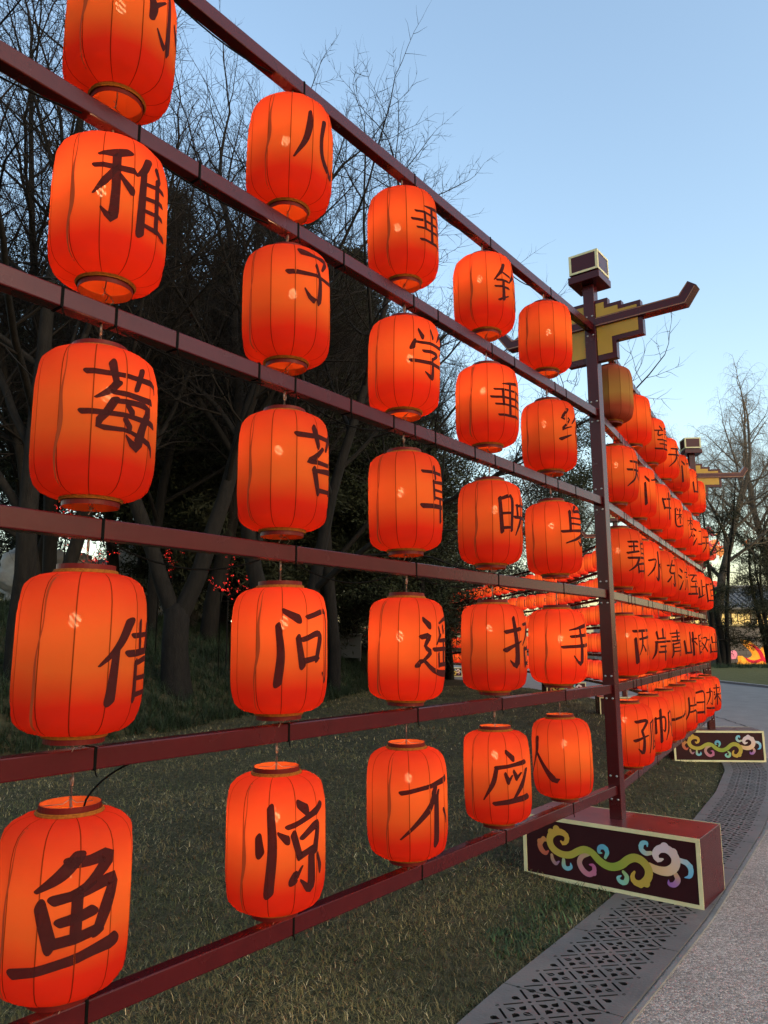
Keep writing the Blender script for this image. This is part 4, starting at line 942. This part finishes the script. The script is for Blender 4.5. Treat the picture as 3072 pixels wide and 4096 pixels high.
def ptx(px, Yd, k=1.0): return (px - 1536) / 2987 * Yd * k
# trunk and forking limbs of the big tree standing in the long grass; its base
put('bare_tree', fork, ptx(715, 15.0), 15.0, 'bare tree with a thick trunk forking low, standing in the long grass', rot=.3, group=T_BARE)
spots = [(b1, -6.0, 12.4, 1.0, 1.15, 'bare tree with a single dark trunk at the near end of the bank'),
 (b3, -7.6, 17.0, 2.0, 1.2, 'tall bare tree on the crest behind the near bank tree'),
 (b2, -2.2, 16.6, .5, 1.6, 'slender twin stemmed bare tree beyond the forked tree'),
 (b3, -1.4, 21.0, 1.0, 1.35, 'tall bare tree rising in front of the dark cedars'),
 (b1, -.2, 26.0, 2.4, 1.3, 'bare tree whose crown spreads above the top beam against the open sky'),
 (b2, -10.0, 21.0, 3.3, 1.25, 'twin stemmed bare tree high on the bank near the pale rocks'),
 (b1, -4.9, 21.0, 2.6, 1.5, 'bare tree between the forked tree and the pale rocks'),
 (b3, -9.0, 13.5, .9, 1.0, 'bare tree at the outermost edge of the bank'),
 (b2, -3.4, 27.0, 1.7, 1.25, 'distant bare tree beside the cedars at the back of the bank'),
 (fork, -12.5, 27.0, 2.2, 1.1, 'far forked bare tree behind the pale rocks'),
 (b3, -6.2, 20.0, 5.6, 1.15, 'bare tree standing close behind the forked tree on the slope'),
 (b1, -8.6, 24.0, .2, 1.25, 'bare tree in front of the tallest pale rock'),
 (b2, -6.6, 15.0, 4.4, 1.2, 'twin stemmed bare tree on the near slope, half hidden by lanterns'),
 (b1, -1.6, 30.0, 3.0, 1.4, 'big bare tree among the cedar trunks'),
 (b3, 2.6, 33.0, 1.1, 1.25, 'bare tree just short of the distant dark evergreen'),
 (b2, -11.6, 17.5, 2.7, 1.2, 'bare tree far out on the high end of the bank')]
for m_, x, y, ro, s, lab in spots: put('bare_tree', m_, x, y, lab, rot=ro, s=s, group=T_BARE)
ced = evergreen(31, 17, 3.3, 'cedar', 40, 'cone'); ced2 = evergreen(33, 14, 3.2, 'cedar', 40, 'cone', base=.08)
brd = evergreen(41, 13.5, 3.6, 'broad', 46, 'round', base=.2); brd2 = evergreen(43, 9.5, 3.4, 'broad', 46, 'round', base=.22)
G_E = 'dark evergreens behind the bare trees'
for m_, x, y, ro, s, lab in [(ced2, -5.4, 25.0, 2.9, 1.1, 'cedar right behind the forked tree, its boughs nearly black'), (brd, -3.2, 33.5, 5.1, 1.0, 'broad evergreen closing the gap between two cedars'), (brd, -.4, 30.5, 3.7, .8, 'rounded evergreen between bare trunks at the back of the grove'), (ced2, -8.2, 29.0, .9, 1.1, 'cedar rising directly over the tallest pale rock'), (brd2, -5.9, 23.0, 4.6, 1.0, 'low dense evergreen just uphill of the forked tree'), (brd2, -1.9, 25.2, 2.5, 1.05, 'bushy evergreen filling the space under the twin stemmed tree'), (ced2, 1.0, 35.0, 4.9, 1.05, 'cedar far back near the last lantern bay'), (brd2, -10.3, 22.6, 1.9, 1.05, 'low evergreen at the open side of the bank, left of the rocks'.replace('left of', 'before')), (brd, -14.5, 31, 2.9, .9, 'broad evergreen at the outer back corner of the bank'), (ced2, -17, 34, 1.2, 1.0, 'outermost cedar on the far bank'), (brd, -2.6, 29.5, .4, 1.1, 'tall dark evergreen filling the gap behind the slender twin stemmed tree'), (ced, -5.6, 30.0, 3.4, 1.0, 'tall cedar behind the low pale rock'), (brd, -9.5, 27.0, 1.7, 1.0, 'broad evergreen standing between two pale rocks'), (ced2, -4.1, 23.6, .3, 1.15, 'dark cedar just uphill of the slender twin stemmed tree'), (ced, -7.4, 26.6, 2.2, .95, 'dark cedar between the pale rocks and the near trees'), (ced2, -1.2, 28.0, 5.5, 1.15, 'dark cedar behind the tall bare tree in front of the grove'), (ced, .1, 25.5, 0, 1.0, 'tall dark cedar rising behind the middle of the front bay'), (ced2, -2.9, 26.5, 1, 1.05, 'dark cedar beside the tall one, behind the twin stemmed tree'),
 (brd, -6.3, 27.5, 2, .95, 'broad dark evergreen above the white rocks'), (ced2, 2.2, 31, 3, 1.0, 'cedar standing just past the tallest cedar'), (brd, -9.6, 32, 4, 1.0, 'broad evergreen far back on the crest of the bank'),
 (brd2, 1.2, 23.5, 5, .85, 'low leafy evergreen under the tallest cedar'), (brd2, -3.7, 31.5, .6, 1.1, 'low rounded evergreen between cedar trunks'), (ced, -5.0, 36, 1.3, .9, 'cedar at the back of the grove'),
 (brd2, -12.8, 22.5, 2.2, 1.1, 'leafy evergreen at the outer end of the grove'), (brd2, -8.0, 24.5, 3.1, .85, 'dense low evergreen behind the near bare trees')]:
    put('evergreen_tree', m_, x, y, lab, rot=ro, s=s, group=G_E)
put('evergreen_tree', brd, 8.6, 38.0, 'leafy evergreen beyond the far racks, seen beside the tall post', rot=1.1, s=1.0, z=GZ)
put('evergreen_tree', evergreen(47, 7.5, 3.0, 'broad', 40, 'round', r0=.2, base=.28), 2.7, 31.5, 'short dark evergreen with crooked limbs before the distant lanterns', rot=.4, z=GZ)
# far line of trees round the park
for i in range(13):
    x = -34 + i * 3.6 + ra.uniform(-1, 1); y = 52 + ra.uniform(-5, 9) + abs(i - 6) * .4
    m_ = (brd, ced2, brd2, b2)[i % 4]
    put('park_tree', m_, x, y, 'far park tree in the dark wood line behind everything', rot=i * 1.3, s=.8 + .25 * ra.random(), group='far wood line', z=GZ)
for i, (x, y) in enumerate([(24, -14), (26, -6), (29, 1), (27, 8), (31, 14), (25, -22), (34, 6), (33, -10), (38, 16), (36, -2)]):  # unseen trees added to darken reflections in the beams and dim sky light
    put('park_tree', (brd, ced2, brd2)[i % 3], x, y, 'dark evergreen added out of view across the path to dim sky light', rot=i * 1.7, s=.9 + .2 * ra.random(), group='evergreens added out of view', z=GZ)
# willows and pines beyond the road
def willow(seed, H):
    return bare(seed, H, [(.12, .05, .30, 1.0), (-.25, .1, .22, .9)], 1.1, ('willow_bark', 'willow_twig'), base=(H * .12, .36), limb_up=.04, twig_l=1.35, droop=True)
wl = willow(3, 20); wl2 = willow(9, 18)
put('willow_tree', wl, 21.2, 48.5, 'bare weeping willow with pale hanging twigs behind the dark pines', rot=.3, z=GZ, s=1.06)
put('willow_tree', wl2, 27.5, 52, 'second bare willow farther off, its twigs filling the sky', rot=2, z=GZ, s=1.22)
put('willow_tree', wl2, 15.5, 60, 'distant willow seen between the two lantern bays', rot=1, z=GZ, s=1.2)
def pine(seed, H):
    g = np.random.default_rng(seed); T = Acc(); C = []
    for k, (lx, ly, r) in enumerate([(-.10, .02, .17), (.02, .06, .22), (.10, -.03, .16)]):
        P, _ = curve(g, np.array((lx * 2.4, ly * 2, -.2)), np.array((lx, ly, 1.)), H * (.8 + .12 * k), 10, .05, .03); T.tube(P, np.linspace(r, .03, 11), 8)
        for i in range(15):
            f = .22 + .76 * (i + g.random()) / 15; j = min(int(f * 10), 9); a = g.uniform(0, 6.28); l = (1.15 - f) * 3.6 * g.uniform(.5, 1.1)
            B, _ = curve(g, P[j], np.array((math.cos(a), math.sin(a), .12)), l, 5, .16, -.02); T.tube(B, np.linspace(.05 * (1.1 - f), .012, 6), 4)
            for t in g.uniform(.3, 1, 9): q = min(t, .99) * 5; C.append(B[int(q)] + (B[int(q) + 1] - B[int(q)]) * (q - int(q)) + g.normal(0, .22, 3))
    V, F = leaf_cards(g, np.array(C), 36, (.20, .20, .12), .24, .016); return T.mesh('trunk', M['bark']), mesh('crown', V, F, M['pine'])
pn = pine(5, 11.5); pn2 = pine(12, 10)
put('pine_tree', pn, 20.5, 46, 'dark pine with three close stems standing on the far lawn', z=GZ, rot=.2)
put('pine_tree', pn2, 24.2, 47.5, 'bushy dark pine with low boughs at the edge of the view', z=GZ, rot=1.4, s=.95)
put('pine_tree', pn2, 18.6, 52, 'thin dark pine just past the small post', z=GZ, rot=2.6, s=1.0)
put('pine_tree', pn, 26.5, 49, 'dark pine behind the bushy one beyond the road', z=GZ, rot=3.6, s=.8)

# ---------------------------------------------------------------- white rocks, red lights, bin on the bank
M['rock'] = noisy('pale_rock', [(.25, (.16, .16, .16)), (.5, (.36, .36, .36)), (.75, (.48, .48, .47))], .9, .9, detail=9, bump=.8, bscale=3, bdist=.1)
def rock(seed, sx, sy, sz):
    from mathutils import noise
    bm = bmesh.new(); bmesh.ops.create_icosphere(bm, subdivisions=5, radius=1)
    for f in bm.faces: f.smooth = True
    for v in bm.verts:
        p = v.co * 1.4 + Vector((seed * 7.1, 0, 0)); n_ = noise.noise(p) * .45 + noise.noise(p * 2.7) * .22 + noise.noise(p * 6) * .1 + noise.noise(p * 14) * .04; v.co = v.co * (1 + n_)
        v.co = Vector((v.co.x * sx, v.co.y * sy, v.co.z * sz))
    me = bpy.data.meshes.new('rock'); bm.to_mesh(me); bm.free(); me.materials.append(M['rock']); return me
for i, (x, y, sx, sz, lab) in enumerate([(-8.9, 26, 1.5, 1.3, 'pale limestone rock behind the fork of the big tree'), (-6.9, 28, 1.9, 1.25, 'wide pale limestone rock beside the forked trunk'), (-11.2, 25, 1.6, 1.2, 'pale rock high on the bank behind the near trees'), (-5.6, 30.5, 1.6, .95, 'low pale rock at the back of the bank'), (-9.2, 30.5, 2.0, 2.2, 'tallest pale limestone rock at the rear of the group')]):
    o = link('rock', rock(i + 1, sx, 1.1, sz), None, (x, y, gz(x, y) + sz * .45)); tag(o, lab, 'rock', 'pale rocks on the bank')
M['redled'] = mat('red_led', (.6, .02, .02), emit=(1, .03, .02), es=.5)
M['whiteled'] = mat('white_led', (1, .95, .8), emit=(1, .85, .6), es=2)
def blossom(seed):
    g = np.random.default_rng(seed); S = Acc(); B = []
    for k in range(5):
        P, _ = curve(g, np.array((0, 0, 0.)), np.array((g.normal(0, .5), g.normal(0, .5), 1)), g.uniform(.7, 1.3), 6, .25, .02); S.tube(P, np.linspace(.014, .005, 7), 4)
        for q in P[2:]: B += [q + g.normal(0, .07, 3) for _ in range(2)]
    V, F = leaf_cards(g, np.array(B), 3, (.02, .02, .02), .032, .011); return S.mesh('stem', M['twig']), mesh('blossom', V, F, M['redled'])
bl = [blossom(2), blossom(6)]
for i, (px, py, Yd, s, lab) in enumerate([(250, 2060, 17, .8, 'red lit blossom branch below the near lanterns'), (395, 2180, 18, .9, 'red lit blossom branch under the third beam'), (690, 2220, 22, 1.0, 'red lit blossom branch in front of the pale rocks'), (915, 2300, 18, .9, 'red lit blossom branch beyond the forked trunk'), (1060, 2380, 30, 1.5, 'distant red blossom branch among the trunks'), (1500, 2400, 34, 1.6, 'distant red blossom branch low behind the front bay'), (1250, 2180, 30, 1.6, 'red blossom branch high among dark trunks'), (1420, 2540, 36, 1.3, 'small red blossom branch near the litter bin')]):
    x = ptx(px, Yd); z = 1.6 - (py - 2558) / 2987 * Yd - .6 * s
    z = max(z, gz(x, Yd) - .05)
    o = empty('blossom_branch', (x, Yd, z), i); o.scale = (s, s, s); tag(o, lab, 'lit branch', 'red lit blossom branches')
    mb = MB(); mb.tube([(0, 0, (gz(x, Yd) - z) / s), (0, 0, .02)], .02, 5); mb.build('stake', M['twig'], o)
    for m_ in bl[i % 2]: link(m_.name.split('.')[0], m_, o)
for px, py, Yd, hue, lab in [(635, 2345, 16.6, 'redled', 'small red spot lamp on a stake left of the forked trunk'.replace('left of', 'beside')), (885, 2355, 17.2, 'redled', 'small red spot lamp just past the forked trunk'), (928, 2480, 18, 'whiteled', 'tiny white ground lamp on the grass bank')]:
    x = ptx(px, Yd); z = 1.6 - (py - 2558) / 2987 * Yd; g_ = gz(x, Yd)
    o = tag(empty('spot_lamp', (x, Yd, min(g_, z - .1))), lab, 'lamp', 'spot lamps on the bank'); zt = max(z - g_, .12) if g_ < z - .1 else .1
    mb = MB(); mb.tube([(0, 0, -.05), (0, 0, zt)], .012, 6); mb.tube([(-.05, 0, zt), (.03, -.02, zt + .02), (.031, -.021, zt + .02)], [.03, .04, .01], 8); mb.build('stake', M['tie'], o)
    mb = MB(); mb.tube([(.034, -.022, zt + .021), (.042, -.026, zt + .023)], .034, 10); mb.torus((.04, -.025, zt + .023), .02, .014, n=10, k=5); mb.build('lens', M[hue], o)
x, y = ptx(1395, 27), 27.0; o = tag(empty('litter_bin', (x, y, gz(x, y))), 'dark grey twin litter bin beside the trees at the back of the bank', 'bin')
mb = MB(); mb.box((0, 0, .5), (.9, .4, .8), None, bev=.02); mb.box((-.4, 0, .05), (.06, .38, .1)); mb.box((.4, 0, .05), (.06, .38, .1)); mb.build('body', mat('bin_grey', (.05, .055, .06), .5), o)
mb = MB(); mb.box((0, 0, .93), (.98, .46, .06), None, bev=.015); mb.box((0, -.203, .78), (.02, .012, .2)); mb.build('lid', mat('bin_lid', (.09, .095, .10), .4), o)

# ---------------------------------------------------------------- lit displays, wall and roofs across the road
def blockwall():
    m = mat('grey_block', rough=.9); b = m.node_tree.nodes['Principled BSDF']; tc = N(m, 'ShaderNodeTexCoord'); mp = N(m, 'ShaderNodeMapping'); mp.inputs['Rotation'].default_value = (math.pi / 2, 0, 0); L(m, tc.outputs['Object'], mp.inputs[0])
    br = N(m, 'ShaderNodeTexBrick', Scale=1.); br.inputs['Color1'].default_value = (.20, .20, .21, 1); br.inputs['Color2'].default_value = (.25, .25, .26, 1); br.inputs['Mortar'].default_value = (.11, .11, .115, 1)
    br.inputs['Mortar Size'].default_value = .018; br.inputs['Brick Width'].default_value = .8; br.inputs['Row Height'].default_value = .32; L(m, mp.outputs[0], br.inputs[0]); L(m, br.outputs[0], b.inputs['Base Color']); return m
M['block'] = blockwall()
mb = MB(); mb.box((32, 54.0, 1.35), (34, .5, 2.6)); o = mb.build('block_wall', M['block']); tag(o, 'grey block wall behind the lit wave lanterns across the road', 'wall')
mb = MB(); mb.box((32, 54.0, 2.72), (34.2, .7, .14), None, bev=.02); mb.build('coping', M['cream'], o)
M['tile'] = noisy('grey_roof_tile', [(.3, (.07, .075, .08)), (.7, (.13, .135, .14))], 3, .7, stretch=(9, 1, 1), bump=.5)
M['plaster'] = noisy('pale_plaster', [(.3, (.34, .33, .31)), (.7, (.42, .41, .38))], 2, .9)
M['warm'] = mat('lit_window', (.8, .6, .2), emit=(.85, .60, .22), es=.3)
bd = tag(empty('pavilion', (30, 66, GZ)), 'low tiled pavilion with a warm lit window band behind the block wall', 'building')
mb = MB(); mb.box((0, 0, 2.2), (20, 5, 4.4)); mb.build('wall', M['plaster'], bd)
for k in range(9):
    mb = MB(); mb.box((-8.4 + 2.1 * k, -2.53, 3.3), (1.6, .06, 1.1)); wn = mb.build('window', M['warm'], bd)
    mb = MB(); [mb.box((-8.4 + 2.1 * k + q, -2.57, 3.3), (.06, .05, 1.2)) for q in (-.8, -.27, .27, .8)]; mb.box((-8.4 + 2.1 * k, -2.58, 3.87), (1.7, .05, .07)); mb.box((-8.4 + 2.1 * k, -2.58, 2.73), (1.7, .05, .07)); mb.build('frame', M['paint'], wn)
mb = MB(); mb.add([(-11, -4, 4.3), (11, -4, 4.3), (9.5, 0, 6.2), (-9.5, 0, 6.2), (-11, 4, 4.3), (11, 4, 4.3), (-11, -4, 4.15), (11, -4, 4.15), (11, 4, 4.15), (-11, 4, 4.15)], [[0, 1, 2, 3], [5, 4, 3, 2], [4, 0, 3], [1, 5, 2], [7, 6, 9, 8], [0, 6, 7, 1], [1, 7, 8, 5], [5, 8, 9, 4], [4, 9, 6, 0]])
for k in range(45): mb.tube([(-10.8 + .49 * k, -4, 4.34), ((-10.8 + .49 * k) * .87, -.03, 6.2)], .06, 5)
mb.tube([(-9.7, 0, 6.25), (9.7, 0, 6.25)], .16, 8); mb.build('roof', M['tile'], bd)
def panel(parent, name, strokes, col, y0, th, K=.00375, n=26):
    """thick lit fabric shape, outline given as brush strokes in local units"""
    V = []; F = []; C = []; k = 0
    for i, s in enumerate(strokes):
        P = np.array(nums(s)); P = np.stack([(P[:, 0] - 1070) * K, (1600 - P[:, 1]) * K, P[:, 2] * K], 1); v, f = ribbon(P, n, 2); rows = len(v) // 3
        yy = y0 - .004 * i; V += [(a, yy, b) for a, b in v] + [(a, yy + th, b) for a, b in v]; F += [[q + k for q in g] for g in f] + [[q + k + len(v) for q in g][::-1] for g in f]
        for r_ in range(rows - 1):
            for c in (0, 2): a = k + r_ * 3 + c; F.append([a, a + 3, a + 3 + len(v), a + len(v)])
        cc = np.array(col); C += [tuple(cc * (.85 + .3 * ((r_ / rows) % 1))) for r_ in range(rows) for _ in range(3)] * 2; k += 2 * len(v)
    return link(name, mesh(name, V, F, M['litpaint'], colors=np.array(C)), parent)
wv = tag(empty('wave_lantern', (ptx(2940, 50.5), 50.5, GZ - .05)), 'glowing orange wave shaped lantern with red bands before the block wall', 'lit display')
panel(wv, 'wave_body', ["1150,1180,70 1240,1235,95 1340,1330,110 1380,1420,130 1330,1500,130 1200,1530,110 1100,1500,90 1075,1450,40", "1625,1110,50 1610,1200,80 1575,1300,150 1540,1400,210 1500,1520,170 1420,1560,120", "1080,1560,80 1250,1570,90 1420,1575,60 1600,1560,110 1800,1540,140 2100,1560,120", "1690,1400,260 1850,1450,240 2000,1480,200"], (.86, .34, .03), 0, .5)
panel(wv, 'wave_band', ["1215,1225,14 1310,1275,40 1395,1370,62 1430,1460,66 1480,1520,52 1570,1535,14", "1130,1465,16 1195,1515,46 1300,1530,52 1410,1495,44", "1660,1380,60 1680,1440,70 1760,1500,60"], (.55, .012, .03), -.06, .06)
fl_ = tag(empty('flame_lantern', (ptx(2900, 50.0), 50.0, GZ - .05)), 'glowing red flame lantern with orange scales beside the wave lantern', 'lit display')
panel(fl_, 'flame', ["770,1195,10 780,1280,60 790,1380,110 800,1500,150 760,1560,150", "720,1310,20 740,1420,90 740,1540,120", "845,1290,20 850,1400,60 850,1520,60"], (.72, .03, .05), 0, .4)
sc_ = ["%d,%d,%d %d,%d,%d %d,%d,%d" % (x - r_, y, 16, x, y - r_, 20, x + r_, y, 16) for x, y, r_ in ((690, 1540, 45), (745, 1545, 40), (740, 1470, 48), (800, 1450, 42), (830, 1520, 45), (790, 1550, 36), (860, 1470, 38), (650, 1555, 36))]
panel(fl_, 'scale', sc_, (.85, .36, .05), -.05, .05, n=10)
panel(fl_, 'petal', ["1080,1470,30 1100,1400,80 1115,1350,40", "1115,1460,40 1130,1400,60 1140,1360,20"], (.75, .22, .26), -.1, .3)
tw = tag(empty('flower_lantern', (22.6, 57, GZ)), 'tall glowing red and orange flower lantern seen through the pine boughs', 'lit display')
g = np.random.default_rng(77)
def petals(n, c, s, cols, name):
    V = []; F = []; C = []; k = 0
    for i in range(n):
        p = np.array(c) + g.normal(0, 1, 3) * np.array(s); u = norm(g.normal(0, 1, 3)); v = norm(np.cross(u, g.normal(0, 1, 3))); wn_ = np.cross(u, v); r_ = g.uniform(.18, .42); col = cols[g.integers(len(cols))]
        ring = [p + (u * math.cos(a) + v * math.sin(a) * .75) * r_ for a in np.linspace(0, 6.283, 10, endpoint=False)]
        V += [p + wn_ * .12] + ring + [p - wn_ * .12]; F += [[k, k + 1 + a, k + 1 + (a + 1) % 10] for a in range(10)] + [[k + 11, k + 1 + (a + 1) % 10, k + 1 + a] for a in range(10)]; C += [np.array(col) * 1.05] + [np.array(col) * .8] * 10 + [np.array(col)]; k += 12
    return link(name, mesh(name, V, F, M['litpaint'], colors=np.array(C)), tw)
petals(75, (0, 0, 7.4), (1.4, .4, 1.3), [(.75, .06, .03), (.85, .22, .04), (.6, .03, .08), (.85, .30, .06)], 'blossom_mass')
petals(45, (2.8, .5, 8.6), (.5, .3, .45), [(.8, .10, .04), (.7, .08, .12), (.85, .35, .10)], 'blossom_mass')
petals(34, (1.0, 0, 5.0), (1.3, .3, .35), [(.20, .55, .04), (.30, .62, .06), (.12, .40, .05)], 'leaf_mass')
mb = MB(); mb.tube([(0, 0, 0), (0, 0, 8)], .12, 8); mb.tube([(0, 0, 5.5), (2.8, .5, 8.6)], .08, 6); mb.build('support_frame', M['tie'], tw)
